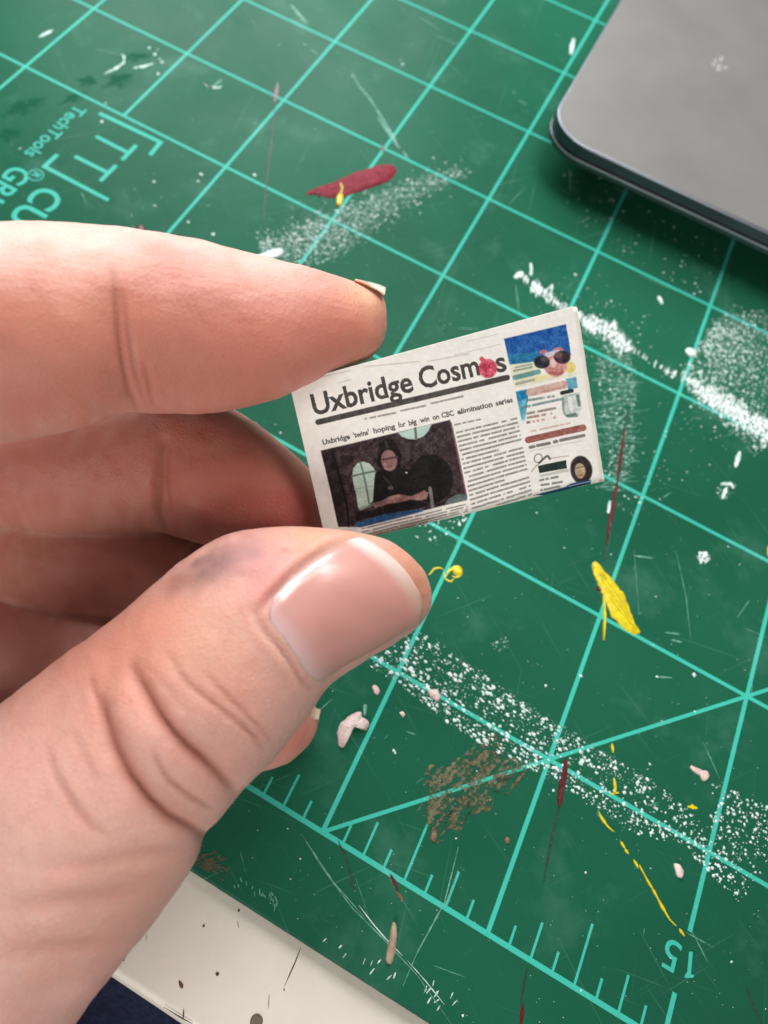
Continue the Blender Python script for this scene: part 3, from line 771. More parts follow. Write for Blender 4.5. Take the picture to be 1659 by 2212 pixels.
def glyphs(body, weight):
    cu = bpy.data.curves.new('t', 'FONT'); cu.body = body; cu.size = 1.0; cu.offset = weight; cu.resolution_u = 3
    o = bpy.data.objects.new('t', cu); scene.collection.objects.link(o); bpy.context.view_layer.update()
    me = bpy.data.meshes.new_from_object(o.evaluated_get(bpy.context.evaluated_depsgraph_get())); bpy.data.objects.remove(o)
    me.calc_loop_triangles()
    co = np.array([v.co[:2] for v in me.vertices]); tr = np.array([t.vertices[:] for t in me.loop_triangles])
    bpy.data.meshes.remove(me)
    return co, tr
def set_type(p, body, T, start, end, up, cap, col, op=0.94, weight=0.0, nz=0.0):
    """Set a word between two baseline points; up: direction of the stems; cap: height of a capital."""
    co, tr = glyphs(body, weight)
    x0, x1 = co[:, 0].min(), co[:, 0].max()
    st, en, up = np.array(start, float), np.array(end, float), np.array(up, float)
    q = st[None] + ((co[:, :1] - x0) / (x1 - x0)) * (en - st)[None] + co[:, 1:] / 0.72 * cap * up[None]
    q = np.array([T(k) for k in q])
    for t in tr:
        a, b_, c_ = q[t]
        i = p.box_idx(min(a[0], b_[0], c_[0]), min(a[1], b_[1], c_[1]), max(a[0], b_[0], c_[0]), max(a[1], b_[1], c_[1]))
        if not len(i): continue
        x, y = p.x[i], p.y[i]
        d = (b_[1] - c_[1]) * (a[0] - c_[0]) + (c_[0] - b_[0]) * (a[1] - c_[1])
        if abs(d) < 1e-9: continue
        l1 = ((b_[1] - c_[1]) * (x - c_[0]) + (c_[0] - b_[0]) * (y - c_[1])) / d; l2 = ((c_[1] - a[1]) * (x - c_[0]) + (a[0] - c_[0]) * (y - c_[1])) / d
        i = i[(l1 >= 0) & (l2 >= 0) & (l1 + l2 <= 1)]
        if len(i): p.put(i, np.full(len(i), op), col, nz)

def front_page(x, y):
    p = Print(x, y)
    INK = (66, 62, 59)
    # faint lines in the top margin
    for q in (((0, 260), (420, 165)), ((560, 130), (1080, 80)), ((1160, 80), (1560, 5)), ((300, 285), (420, 255))):
        p.line(q, 6, (176, 168, 156), T3, 0.5)
    for q in (((0, 560), (470, 450)), ((120, 420), (440, 345))): p.line(q, 6, (190, 186, 180), T5, 0.5)
    # masthead
    bl = lambda q: (q, 583 - 0.2456 * (q - 130))
    set_type(p, 'Uxbridge', T3, bl(68), bl(1032), (-0.23, -1), 204, INK, 0.95, 0.024, 12)
    set_type(p, 'Cosm', T3, bl(1098), bl(1672), (-0.23, -1), 204, INK, 0.95, 0.024, 12)
    set_type(p, 's', T5, (446, 742), (548, 717), (-0.23, -1), 212, INK, 0.95, 0.024, 12)
    p.ell((345, 700), 98, 100, (206, 84, 104), T5, 0.95, 50); p.ell((330, 690), 45, 40, (184, 58, 84), T5, 0.8, 50); p.line([(300, 620), (280, 600)], 24, (206, 90, 108), T5)
    a, b_ = T3((105, 664)), T5((545, 795))
    p.line([a, b_], 6.2, INK, None, 0.93, 18)
    # line under the rule, headline
    for q in (((560, 632), (850, 575)), ((905, 555), (1140, 505)), ((1195, 485), (1500, 415))): p.line(q, 9, (120, 114, 110), T3, 0.8, 0, 0.9, 0.4)
    hx = lambda q: (q, 884 - 0.2260 * (q - 150))
    words = (("Uxbridge", 152, 415), ("'twins'", 450, 602), ("hoping", 642, 852), ("for", 880, 952), ("big", 982, 1058), ("win", 1090, 1182), ("on", 1212, 1275), ("CBC", 1300, 1418), ("elimination", 1450, 1792), ("series", 1822, 1985))
    for w, q0, q1 in words: set_type(p, w, T3, hx(q0), hx(q1), (-0.23, -1), 50, (78, 74, 70), 0.92, 0.035)
    # picture
    p.poly([(75, 515), (1365, 205), (1440, 560), (1535, 1005), (1080, 1115), (470, 1278), (250, 1275), (170, 905)], (60, 47, 50), T4, 1, 26)
    p.poly([(75, 515), (230, 478), (330, 1275), (250, 1275), (170, 905)], (40, 30, 33), T4, 0.7, 16)
    p.line([(190, 520), (330, 1040), (350, 1270)], 12, (24, 16, 18), T4, 0.8)
    p.line([(230, 500), (390, 1080), (410, 1260)], 16, (74, 52, 54), T4, 0.6, 20)
    p.line([(1370, 240), (1450, 600), (1525, 980)], 16, (76, 44, 50), T4, 0.6, 20)
    p.line([(330, 770), (380, 660), (470, 590), (560, 600), (640, 680)], 22, (82, 66, 68), T4, 0.7, 26)
    p.poly([(388, 770), (398, 692), (440, 637), (500, 620), (560, 640), (607, 690), (625, 740), (612, 800), (600, 1010), (560, 1055), (480, 1112), (448, 1085), (430, 960), (405, 870)], (188, 214, 200), T4, 1, 16)
    p.line([(470, 625), (520, 830), (560, 1045)], 10, (112, 128, 120), T4, 0.9); p.line([(390, 768), (500, 742), (622, 718)], 10, (104, 120, 114), T4, 0.9)
    p.line([(410, 900), (600, 870)], 5, (150, 168, 158), T4, 0.6)
    p.poly([(845, 333), (880, 370), (950, 396), (1020, 402), (1100, 372), (1150, 320), (1185, 247)], (186, 212, 200), T4, 1, 14)
    p.line([(1018, 290), (1028, 395)], 13, (96, 110, 104), T4, 0.9)
    p.ell((1180, 790), 215, 245, (24, 21, 22), T4, 0.95, 10, -0.2)
    p.poly([(640, 660), (648, 500), (685, 420), (735, 388), (800, 408), (850, 480), (882, 560), (868, 690), (800, 720), (690, 700)], (26, 20, 20), T4, 1, 12)
    p.line([(725, 420), (740, 480)], 12, (80, 72, 74), T4, 0.6)
    p.poly([(618, 745), (690, 690), (850, 690), (965, 700), (1100, 800), (1150, 905), (1060, 1010), (1150, 1060), (1000, 1095), (720, 1145), (700, 1060), (598, 1015)], (28, 26, 26), T4, 1, 10)
    p.ell((757, 612), 80, 108, (138, 104, 102), T4, 1, 26, -0.15)
    p.line([(695, 600), (760, 590), (835, 575)], 13, (78, 52, 54), T4, 0.75); p.line([(720, 690), (765, 700), (810, 672)], 10, (176, 140, 134), T4, 0.7); p.ell((715, 645), 18, 14, (182, 146, 140), T4, 0.7)
    p.line([(700, 770), (780, 860), (800, 910)], 6, (66, 62, 62), T4, 0.8); p.ell((770, 885), 28, 18, (120, 116, 118), T4, 0.7); p.ell((930, 733), 12, 8, (220, 220, 220), T4)
    p.poly([(1050, 935), (1110, 905), (1155, 930), (1130, 995), (1060, 1010), (960, 1005), (870, 1030), (760, 1045), (620, 1085), (590, 1060), (700, 1010), (800, 960), (880, 950), (980, 968)], (150, 112, 106), T4, 1, 36)
    p.line([(600, 1050), (680, 1030), (740, 1000)], 18, (120, 104, 100), T4, 0.8, 30); p.line([(760, 985), (850, 965)], 14, (186, 150, 142), T4, 0.7)
    p.line([(470, 1100), (520, 1080), (570, 1060)], 16, (150, 160, 150), T4, 0.6, 40)
    p.poly([(420, 1140), (720, 1085), (740, 1145), (430, 1215)], (34, 26, 26), T4, 0.9, 14)
    p.line([(1165, 885), (1178, 970), (1190, 1070)], 17, (140, 134, 134), T4, 0.85, 20)
    p.poly([(428, 1232), (700, 1152), (1085, 1090), (1092, 1118), (800, 1200), (470, 1278), (410, 1272)], (44, 82, 124), T4, 1, 22)
    p.poly([(1300, 1062), (1350, 1000), (1420, 955), (1530, 943), (1538, 1006)], (96, 110, 110), T4, 0.95, 26)
    # text strip under the picture
    for k in range(4): p.line([(490, 1292 + 36 * k), (1540, 1046 + 26 * k)], 8, (128, 122, 112), T4, 0.85, 0, 0.9, 0.4)
    # text column
    p.line([(0, 265), (265, 208)], 9, (122, 118, 112), T6, 0.85, 0, 0.9, 0.35)
    for k in range(19):
        t = k / 17.0
        l = (22 + 165 * t, 345 + 790 * t); r_ = (645 + 148 * t, 198 + 745 * t)
        if k in (6, 13): r_ = (l[0] + (r_[0] - l[0]) * 0.6, l[1] + (r_[1] - l[1]) * 0.6)
        p.line([l, r_], 10, (116, 112, 106), T6, 0.85, 0, 0.9, 0.42)
    # right column, first advert
    p.poly([(512, 392), (1155, 240), (1190, 470), (1205, 560), (900, 640), (572, 662)], (36, 92, 162), T5, 1, 30)
    p.poly([(545, 560), (900, 520), (860, 640), (572, 662)], (44, 122, 158), T5, 0.75, 30)
    p.poly([(572, 662), (860, 625), (900, 760), (1010, 790), (1250, 740), (1255, 775), (620, 905)], (226, 226, 200), T5, 1, 14)
    p.ell((1190, 690), 60, 60, (226, 210, 120), T5, 0.9, 20); p.line([(830, 820), (980, 775)], 22, (232, 218, 160), T5, 0.8)
    p.ell((1045, 660), 118, 128, (206, 146, 140), T5, 1, 34); p.ell((1075, 520), 60, 42, (196, 124, 124), T5, 0.9, 20); p.ell((920, 530), 40, 28, (200, 130, 130), T5, 0.9, 20)
    p.line([(960, 560), (1070, 530)], 26, (214, 206, 216), T5, 0.9); p.ell((1025, 640), 32, 50, (238, 212, 212), T5, 0.8)
    p.ell((905, 635), 82, 66, (40, 42, 50), T5, 1, 24); p.ell((1115, 583), 84, 68, (62, 48, 54), T5, 1, 24); p.ell((935, 600), 40, 30, (120, 96, 100), T5, 0.6); p.ell((1075, 560), 42, 34, (140, 112, 112), T5, 0.6)
    p.line([(990, 745), (1080, 755), (1110, 740)], 16, (158, 84, 84), T5, 0.7)
    p.line([(630, 690), (800, 655)], 9, (140, 146, 132), T5, 0.8); p.line([(615, 725), (800, 685)], 11, (140, 146, 136), T5, 0.8)
    p.line([(625, 795), (870, 735)], 26, (96, 146, 142), T5, 0.9, 16); p.line([(640, 862), (820, 818)], 14, (150, 158, 146), T5, 0.8)
    # second advert
    p.poly([(632, 942), (752, 914), (765, 1000), (735, 1210), (700, 1240)], (50, 134, 182), T5, 1, 40); p.poly([(655, 1060), (750, 1000), (735, 1240), (700, 1250)], (120, 190, 204), T5, 0.7, 30)
    p.poly([(1150, 808), (1258, 784), (1275, 900), (1175, 922)], (104, 168, 190), T5, 1, 24)
    p.line([(785, 950), (1130, 868)], 42, (206, 172, 160), T5, 0.95, 18); p.line([(800, 970), (1130, 890)], 8, (160, 104, 96), T5, 0.5, 0, 0.9, 0.4)
    for q, c_ in ((((760, 1032), (1025, 988)), (104, 128, 128)), (((700, 1108), (1100, 1018)), (98, 130, 132)), (((755, 1170), (1040, 1112)), (128, 118, 108)), (((760, 1212), (1000, 1168)), (150, 120, 108)), (((820, 1252), (1040, 1208)), (196, 150, 132)), (((760, 1262), (800, 1255)), (90, 90, 90))):
        p.line(q, 13, c_, T5, 0.85, 10, 0.9, 0.3)
    p.poly([(1105, 985), (1285, 945), (1320, 1100), (1272, 1200), (1160, 1212), (1122, 1150)], (200, 210, 204), T5, 1, 30); p.line([(1110, 955), (1212, 930)], 20, (48, 54, 54), T5, 1)
    p.line([(1120, 1010), (1130, 1130), (1165, 1195), (1265, 1190)], 12, (128, 148, 140), T5, 0.8, 20); p.line([(1170, 1190), (1250, 1172)], 14, (88, 112, 104), T5, 0.85); p.line([(1268, 985), (1290, 1080)], 16, (84, 106, 96), T5, 0.8, 20)
    p.line([(1190, 1010), (1210, 1120)], 22, (232, 234, 232), T5, 0.9)
    # bar and lower right
    p.line([(800, 332), (1190, 246)], 10, (206, 172, 158), T6, 0.8, 0, 0.9, 0.3); p.line([(765, 422), (1325, 292)], 34, (150, 92, 84), T6, 0.97, 22)
    for q in (((785, 498), (825, 490)), ((860, 480), (985, 455)), ((1035, 442), (1060, 436)), ((1100, 425), (1335, 372))): p.line(q, 16, (112, 110, 106), T6, 0.9, 10)
    p.line([(780, 540), (1300, 430)], 5, (190, 186, 178), T6, 0.6)
    p.ell((868, 612), 40, 46, (120, 118, 114), T6, 0.9, 0, 0.3, 6); p.line([(900, 650), (850, 690), (800, 750)], 5, (130, 126, 122), T6, 0.8); p.line([(880, 660), (960, 590), (990, 620)], 12, (84, 86, 82), T6, 0.85); p.line([(1000, 610), (1180, 585)], 6, (170, 172, 158), T6, 0.8)
    p.poly([(865, 692), (1155, 628), (1162, 715), (882, 768)], (38, 52, 46), T6, 1, 14); p.line([(900, 795), (1170, 735)], 14, (184, 190, 176), T6, 0.8)
    for q in (((890, 842), (1075, 803)), ((905, 892), (1110, 856)), ((900, 942), (1090, 905))): p.line(q, 12, (98, 108, 98), T6, 0.85, 0, 0.9, 0.3)
    p.ell((1310, 730), 112, 148, (52, 44, 42), T6, 1, 16, -0.15); p.ell((1298, 740), 54, 82, (186, 164, 136), T6, 1, 20, -0.1); p.line([(1260, 712), (1335, 696)], 6, (90, 72, 58), T6, 0.7); p.line([(1275, 790), (1325, 780)], 6, (110, 70, 60), T6, 0.7)
    p.poly([(1165, 895), (1215, 868), (1300, 850), (1415, 835), (1420, 880), (1180, 930)], (44, 84, 128), T6, 1, 20)
    p.poly([(800, 1035), (830, 998), (1165, 905), (1420, 862), (1425, 895), (1100, 975), (810, 1045)], (26, 70, 96), T6, 1, 14)
    p.line([(1190, 905), (1415, 850)], 4, (190, 205, 220), T6, 0.8)
    return np.clip(p.c, 0, 255)

pm, nt, b = material('newsprint', (0.8, 0.8, 0.76), 0.85, 0, 0.2)
at = nt.nodes.new('ShaderNodeAttribute'); at.attribute_name = 'ink'
v = coords(nt)
nt.links.new(at.outputs['Color'], b.inputs['Base Color'])
n1 = bump(nt, b, noise(nt, v, 2600, 4, 0.7), 0.35, 0.00012)
bump(nt, b, noise(nt, v, 500, 3), 0.2, 0.0004, n1)

def page(name, nu, nv, inset_n, fold_r, th, du0, du1, dtop, printed, parent, seed):
    """One folded leaf: front, round fold along the bottom, back; with thickness th."""
    u = np.linspace(du0, WW - du1, nu)
    back = 0.55
    arc = math.pi * fold_r
    L1 = HH - dtop - fold_r
    tot = L1 + arc + L1 * back
    n1_ = int(nv * 0.78)
    sarr = np.r_[np.linspace(0, L1, n1_), np.linspace(L1, L1 + arc, 26)[1:], np.linspace(L1 + arc, tot, 12)[1:]]
    yy = np.where(sarr < L1, dtop + sarr, np.where(sarr < L1 + arc, dtop + L1 + fold_r * np.sin(np.clip((sarr - L1) / fold_r, 0, math.pi)), dtop + L1 - (sarr - L1 - arc)))
    zz = np.where(sarr < L1, 0.0, np.where(sarr < L1 + arc, -fold_r + fold_r * np.cos(np.clip((sarr - L1) / fold_r, 0, math.pi)), -2 * fold_r))
    ny_, nz_ = np.gradient(yy), np.gradient(zz)
    nl = np.hypot(ny_, nz_) + 1e-9
    onr = np.stack([-nz_ / nl, ny_ / nl], 1)          # outward (y, z)
    def build(off):
        U, S_ = np.meshgrid(u, np.arange(len(sarr)))
        Y = (yy + onr[:, 0] * off)[S_]; Z = (zz + onr[:, 1] * off)[S_] - inset_n
        wob = 0.10 * np.sin(U * 0.33 + seed) * np.cos(Y * 0.21 + seed) + 0.05 * np.sin(U * 1.1 + Y * 0.7 + seed * 3)
        Z = Z + wob * (0.4 + 0.6 * (Y / HH))
        # corners lift a little
        Z = Z + 0.25 * np.clip((U - WW * 0.8) / (WW * 0.2), 0, 1) ** 2
        X = U + 0.02 * np.sin(Y * 2.1 + seed) * (U > WW * 0.9)
        return TL[None] + X.ravel()[:, None] * ex + Y.ravel()[:, None] * ey + Z.ravel()[:, None] * NP, Y.ravel(), U.ravel()
    A, Yf, Uf = build(0.0); Bk, _, _ = build(-th)
    nr, nc = len(sarr), nu
    f = []
    idx = np.arange(nr * nc).reshape(nr, nc)
    q = np.stack([idx[:-1, :-1], idx[1:, :-1], idx[1:, 1:], idx[:-1, 1:]], -1).reshape(-1, 4)
    faces = q.tolist() + (q[:, ::-1] + nr * nc).tolist()
    o_ = nr * nc
    rim = [(idx[i, 0], idx[i + 1, 0]) for i in range(nr - 1)] + [(idx[i + 1, -1], idx[i, -1]) for i in range(nr - 1)] + [(idx[0, j + 1], idx[0, j]) for j in range(nc - 1)] + [(idx[-1, j], idx[-1, j + 1]) for j in range(nc - 1)]
    faces += [(int(b2), int(a2), int(a2) + o_, int(b2) + o_) for a2, b2 in rim]
    me = bpy.data.meshes.new(name)
    me.from_pydata((np.r_[A, Bk] * MM).tolist(), [], faces); me.update()
    me.polygons.foreach_set('use_smooth', [True] * len(me.polygons))
    me.materials.append(pm)
    col = np.tile(np.array([228, 224, 212.0]), (2 * nr * nc, 1)) + rng.normal(0, 1.5, (2 * nr * nc, 1))
    if printed:
        k1 = (n1_ + 12) * nc
        col[:k1] = front_page(*project(TL[None] + Uf[:k1, None] * ex + np.minimum(Yf[:k1, None], HH) * ey).T)
    c = col / 255.0
    lin = np.where(c <= 0.04045, c / 12.92, ((c + 0.055) / 1.055) ** 2.4)
    ca = me.color_attributes.new('ink', 'FLOAT_COLOR', 'POINT')
    ca.data.foreach_set('color', np.c_[lin, np.ones(len(lin))].ravel())
    o = bpy.data.objects.new(name, me)
    link(o, parent)
    bm = bmesh.new(); bm.from_mesh(me); bmesh.ops.recalc_face_normals(bm, faces=bm.faces); bm.to_mesh(me); bm.free()
    return o
news = bpy.data.objects.new('folded_newspaper', None)
link(news, None, None, 'miniature folded newspaper with printed front page held between finger and thumb', 'newspaper')
page('front_page', 660, 470, 0.0, 1.05, 0.12, 0, 0.35, 0, True, news, 0.3)
page('inner_page', 40, 40, 0.26, 0.72, 0.12, 0.15, -0.05, 0.12, False, news, 1.3)
page('inner_page', 40, 40, 0.50, 0.46, 0.12, 0.05, -0.25, 0.3, False, news, 2.1)
page('inner_page', 40, 40, 0.74, 0.24, 0.12, 0.25, 0.0, 0.2, False, news, 3.6)

# ------------------------------------------------------------------ hand
def tube(bm, st, cap0=0.8, cap1=0.8, seg=40, sub=5):
    """st: (Ux, Uy, Lx, Ly, depth, thickness ratio) - the two sides of the limb in the picture and its distance."""
    cs, as_, rt = [], [], []
    for ux, uy, lx, ly, d, r_ in st:
        Uw, Lw = P(ux, uy, d), P(lx, ly, d)
        cs.append((Uw + Lw) / 2); as_.append((Uw - Lw) / 2); rt.append(r_)
    cs, as_, rt = np.array(cs), np.array(as_), np.array(rt)
    def cr(a, t):
        n = len(a); i = min(int(t), n - 2); f = t - i
        p0, p1, p2, p3 = a[max(i - 1, 0)], a[i], a[i + 1], a[min(i + 2, n - 1)]
        return 0.5 * (2 * p1 + (-p0 + p2) * f + (2 * p0 - 5 * p1 + 4 * p2 - p3) * f * f + (-p0 + 3 * p1 - 3 * p2 + p3) * f ** 3)
    ts = np.linspace(0, len(st) - 1, (len(st) - 1) * sub + 1)
    C_ = np.array([cr(cs, t) for t in ts]); A_ = np.array([cr(as_, t) for t in ts]); T_ = np.array([cr(rt, t) for t in ts])
    ax = np.gradient(C_, axis=0); ax /= np.linalg.norm(ax, axis=1)[:, None]
    B_ = np.cross(ax, A_); B_ = B_ / (np.linalg.norm(B_, axis=1)[:, None]) * np.linalg.norm(A_, axis=1)[:, None] * T_[:, None]
    rings_ = []
    def add(c, a, b_):
        rings_.append([bm.verts.new(Vector(((c + math.cos(t) * a + math.sin(t) * b_) * MM).tolist())) for t in np.linspace(0, 2 * math.pi, seg + 1)[:-1]])
    for k in range(7, 0, -1):
        f = math.pi / 2 * k / 7.3
        add(C_[0] - ax[0] * np.linalg.norm(A_[0]) * cap0 * math.sin(f), A_[0] * math.cos(f), B_[0] * math.cos(f))
    for i in range(len(C_)): add(C_[i], A_[i], B_[i])
    for k in range(1, 8):
        f = math.pi / 2 * k / 7.3
        add(C_[-1] + ax[-1] * np.linalg.norm(A_[-1]) * cap1 * math.sin(f), A_[-1] * math.cos(f), B_[-1] * math.cos(f))
    for r0, r1 in zip(rings_[:-1], rings_[1:]):
        for i in range(seg): bm.faces.new((r0[i], r0[(i + 1) % seg], r1[(i + 1) % seg], r1[i]))
    bm.faces.new(rings_[0]); bm.faces.new(list(reversed(rings_[-1])))

THUMB = [(893, 1210, 917, 1330, 81, 0.80), (842, 1168, 888, 1362, 80.5, 0.80), (762, 1148, 838, 1394, 80, 0.80), (680, 1138, 770, 1435, 79, 0.80), (590, 1138, 705, 1478, 78, 0.80),
         (500, 1150, 655, 1545, 77, 0.80), (418, 1192, 600, 1618, 76, 0.82), (335, 1258, 553, 1668, 75, 0.84), (250, 1330, 503, 1725, 74.5, 0.84), (150, 1405, 448, 1795, 74, 0.82),
         (50, 1480, 408, 1880, 73.5, 0.80), (-60, 1570, 340, 1975, 73, 0.78), (-180, 1690, 255, 2085, 73, 0.74), (-320, 1850, 165, 2205, 73, 0.70), (-450, 2020, 85, 2330, 74, 0.66), (-560, 2250, 0, 2520, 76, 0.62), (-640, 2500, -80, 2760, 79, 0.6)]
INDEX = [(821, 630, 829, 738, 85, 0.95), (790, 622, 800, 775, 85, 0.95), (735, 602, 735, 802, 84.5, 0.95), (655, 581, 650, 840, 84, 0.95), (560, 560, 560, 873, 83, 0.95), (450, 532, 450, 893, 82, 0.95),
         (350, 512, 350, 893, 80.5, 0.92), (255, 499, 272, 892, 79, 0.92), (150, 491, 160, 928, 77.5, 0.92), (30, 489, 30, 955, 76, 0.9), (-100, 495, -100, 965, 75, 0.9), (-260, 530, -250, 985, 76, 0.9), (-430, 640, -400, 1050, 80, 0.9), (-560, 800, -480, 1200, 86, 0.9)]
MIDDLE = [(735, 1085, 715, 1170, 93.1, 0.9), (697, 1040, 675, 1188, 93.4, 0.9), (640, 985, 612, 1195, 93.5, 0.9), (575, 928, 535, 1190, 93.7, 0.9), (500, 882, 445, 1178, 93.5, 0.92), (420, 858, 355, 1152, 94.3, 0.92), (300, 845, 270, 1150, 95.6, 0.92),
          (150, 840, 150, 1150, 96.3, 0.92), (0, 835, 0, 1136, 97, 0.92), (-150, 830, -150, 1130, 95.72, 0.92), (-350, 850, -340, 1150, 95.22, 0.92), (-520, 930, -470, 1240, 98, 0.9)]
RING = [(560, 1215, 540, 1345, 102, 0.9), (480, 1150, 462, 1365, 102.39, 0.9), (370, 1100, 370, 1350, 102.58, 0.92), (250, 1075, 250, 1334, 102.81, 0.92), (120, 1060, 120, 1318, 103.17, 0.92), (0, 1045, 0, 1293, 103.5, 0.92), (-150, 1040, -150, 1278, 101.82, 0.92), (-400, 1060, -400, 1320, 100, 0.9)]
PINKY = [(684, 1532, 662, 1612, 103.1, 0.9), (660, 1505, 622, 1648, 103.3, 0.9), (615, 1480, 560, 1662, 103.8, 0.9), (540, 1445, 478, 1655, 104.1, 0.9), (430, 1390, 385, 1620, 104.7, 0.92), (300, 1330, 270, 1570, 105, 0.92), (150, 1285, 150, 1535, 105.5, 0.92), (0, 1250, 0, 1525, 106, 0.92), (-200, 1230, -200, 1500, 104.5, 0.92), (-420, 1240, -420, 1500, 102, 0.9)]
PALM = [(-500, 640, -380, 1150, 90, 0.75), (-560, 900, -250, 1300, 93, 0.7), (-620, 1200, -60, 1500, 96, 0.55), (-680, 1500, -20, 1700, 96, 0.5), (-760, 1850, -60, 2050, 92, 0.5), (-820, 2250, -90, 2480, 88, 0.55), (-850, 2700, -150, 2900, 88, 0.6), (-900, 3400, -220, 3560, 92, 0.66)]
bm = bmesh.new()
for st, c0, c1 in ((THUMB, 0.30, 0.5), (INDEX, 0.17, 0.5), (MIDDLE, 0.55, 0.5), (RING, 0.7, 0.5), (PINKY, 0.35, 0.5), (PALM, 0.4, 0.05)):
    tube(bm, st, c0, c1)
bmesh.ops.recalc_face_normals(bm, faces=bm.faces)
me = bpy.data.meshes.new('hand_raw'); bm.to_mesh(me); bm.free()
raw = bpy.data.objects.new('hand_raw', me); scene.collection.objects.link(raw)
md = raw.modifiers.new('r', 'REMESH'); md.mode = 'VOXEL'; md.voxel_size = 0.00034
bpy.context.view_layer.update()
hme = bpy.data.meshes.new_from_object(raw.evaluated_get(bpy.context.evaluated_depsgraph_get()))
bpy.data.objects.remove(raw)
hme.name = 'hand'
nvt = len(hme.vertices)
V = np.empty(nvt * 3); hme.vertices.foreach_get('co', V); V = V.reshape(-1, 3) / MM
ed = np.empty(len(hme.edges) * 2, np.int64); hme.edges.foreach_get('vertices', ed); ed = ed.reshape(-1, 2)
deg = np.bincount(ed.ravel(), minlength=nvt)[:, None].astype(float)
def lap_smooth(V, it, lam=0.5, mask=None):
    for _ in range(it):
        s = np.stack([np.bincount(ed[:, 0], V[ed[:, 1], k], nvt) + np.bincount(ed[:, 1], V[ed[:, 0], k], nvt) for k in range(3)], 1)
        d = (s / deg - V) * lam
        if mask is not None: d *= mask[:, None]
        V = V + d
    return V
V = lap_smooth(V, 14)
def upd():
    hme.vertices.foreach_set('co', (V * MM).ravel()); hme.update()
    nn = np.empty(nvt * 3); hme.vertex_normals.foreach_get('vector', nn)
    return nn.reshape(-1, 3)
NR = upd()
def bvh():
    lt = np.empty(len(hme.polygons), np.int32); hme.polygons.foreach_get('loop_total', lt)
    lv = np.empty(len(hme.loops), np.int32); hme.loops.foreach_get('vertex_index', lv)
    fl = lv.reshape(-1, 4).tolist() if np.all(lt == 4) else [tuple(p.vertices) for p in hme.polygons]
    return BVHTree.FromPolygons(V.tolist(), fl)
tree = bvh()
CAMV = Vector(CAM.tolist())
def hit(x, y):
    d = Vector(ray(x, y).tolist()).normalized()
    loc, nrm, idx, dist = tree.ray_cast(CAMV, d)
    if loc is None:
        loc = tree.find_nearest(Vector(P(x, y, 79).tolist()))[0]
    return np.array(loc)
def dist_to(line3):
    d = np.full(nvt, 1e9); w = np.zeros(nvt)
    lo, hi = line3.min(0) - 5, line3.max(0) + 5
    ii = np.where(np.all((V > lo) & (V < hi), axis=1))[0]
    best = np.full(len(ii), 1e9); tt = np.zeros(len(ii)); n = len(line3) - 1
    for k in range(n):
        a, b_ = line3[k], line3[k + 1]; ab = b_ - a
        t = np.clip((V[ii] - a) @ ab / (ab @ ab + 1e-12), 0, 1)
        dd = np.linalg.norm(V[ii] - a - t[:, None] * ab, axis=1)
        m_ = dd < best; best[m_] = dd[m_]; tt[m_] = (k + t[m_]) / n
    d[ii] = best; w[ii] = tt
    return d, w
def dense(line, step=6):
    q = np.array(line, float); dd = np.r_[0, np.cumsum(np.linalg.norm(np.diff(q, axis=0), axis=1))]
    n = max(6, int(dd[-1] / step)); t = np.linspace(0, dd[-1], n)
    # smooth corner-cutting
    x, y = np.interp(t, dd, q[:, 0]), np.interp(t, dd, q[:, 1])
    for _ in range(3):
        x[1:-1] = (x[:-2] + 2 * x[1:-1] + x[2:]) / 4; y[1:-1] = (y[:-2] + 2 * y[1:-1] + y[2:]) / 4
    return np.array([hit(a, b_) for a, b_ in zip(x, y)])
TINT = []          # colour strokes: (distance array, sigma, colour, strength)
def crease(line, depth, sig, bulge=0.35, tint=0.5):
    global disp
    L3 = dense(line)
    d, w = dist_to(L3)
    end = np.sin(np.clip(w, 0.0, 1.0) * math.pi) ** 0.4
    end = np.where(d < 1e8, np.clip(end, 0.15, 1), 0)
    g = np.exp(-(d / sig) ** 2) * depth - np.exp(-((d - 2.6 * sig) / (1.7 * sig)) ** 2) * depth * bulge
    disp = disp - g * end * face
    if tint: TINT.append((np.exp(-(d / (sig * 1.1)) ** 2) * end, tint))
disp = np.zeros(nvt)
face = np.clip(((CAM - V) / np.linalg.norm(CAM - V, axis=1)[:, None] * NR).sum(1) * 3 + 1.2, 0, 1)
# thumb knuckle folds
crease([(284, 1428), (295, 1460), (313, 1491), (354, 1555), (406, 1613), (452, 1653), (505, 1706)], 0.34, 0.36, 0.30, 0.85)
crease([(284, 1428), (295, 1460), (313, 1491), (354, 1555), (406, 1613), (452, 1653), (515, 1715)], 0.60, 0.9, 0.35, 0.25)
crease([(222, 1490), (223, 1520), (229, 1555), (249, 1613), (284, 1677), (325, 1729), (371, 1769), (448, 1806)], 0.36, 0.38, 0.30, 0.85)
crease([(222, 1490), (223, 1520), (229, 1555), (249, 1613), (284, 1677), (325, 1729), (371, 1769), (455, 1812)], 0.65, 1.0, 0.35, 0.25)
crease([(331, 1619), (360, 1677), (406, 1717), (456, 1745)], 0.22, 0.25, 0.3, 0.5)
crease([(360, 1404), (406, 1474), (464, 1520), (522, 1566), (568, 1605)], 0.16, 0.22, 0.3, 0.5)
crease([(447, 1456), (493, 1503), (545, 1555), (584, 1600)], 0.14, 0.2, 0.3, 0.45)
crease([(520, 1560), (545, 1590), (570, 1625)], 0.10, 0.2, 0.3, 0.3)
crease([(197, 1462), (215, 1526), (232, 1560)], 0.22, 0.25, 0.3, 0.5)
crease([(99, 1600), (128, 1688), (168, 1758), (210, 1800)], 0.14, 0.3, 0.3, 0.35)
crease([(130, 1680), (190, 1770), (240, 1810)], 0.10, 0.3, 0.3, 0.25)
crease([(160, 1580), (190, 1640), (215, 1690)], 0.10, 0.3, 0.3, 0.25)
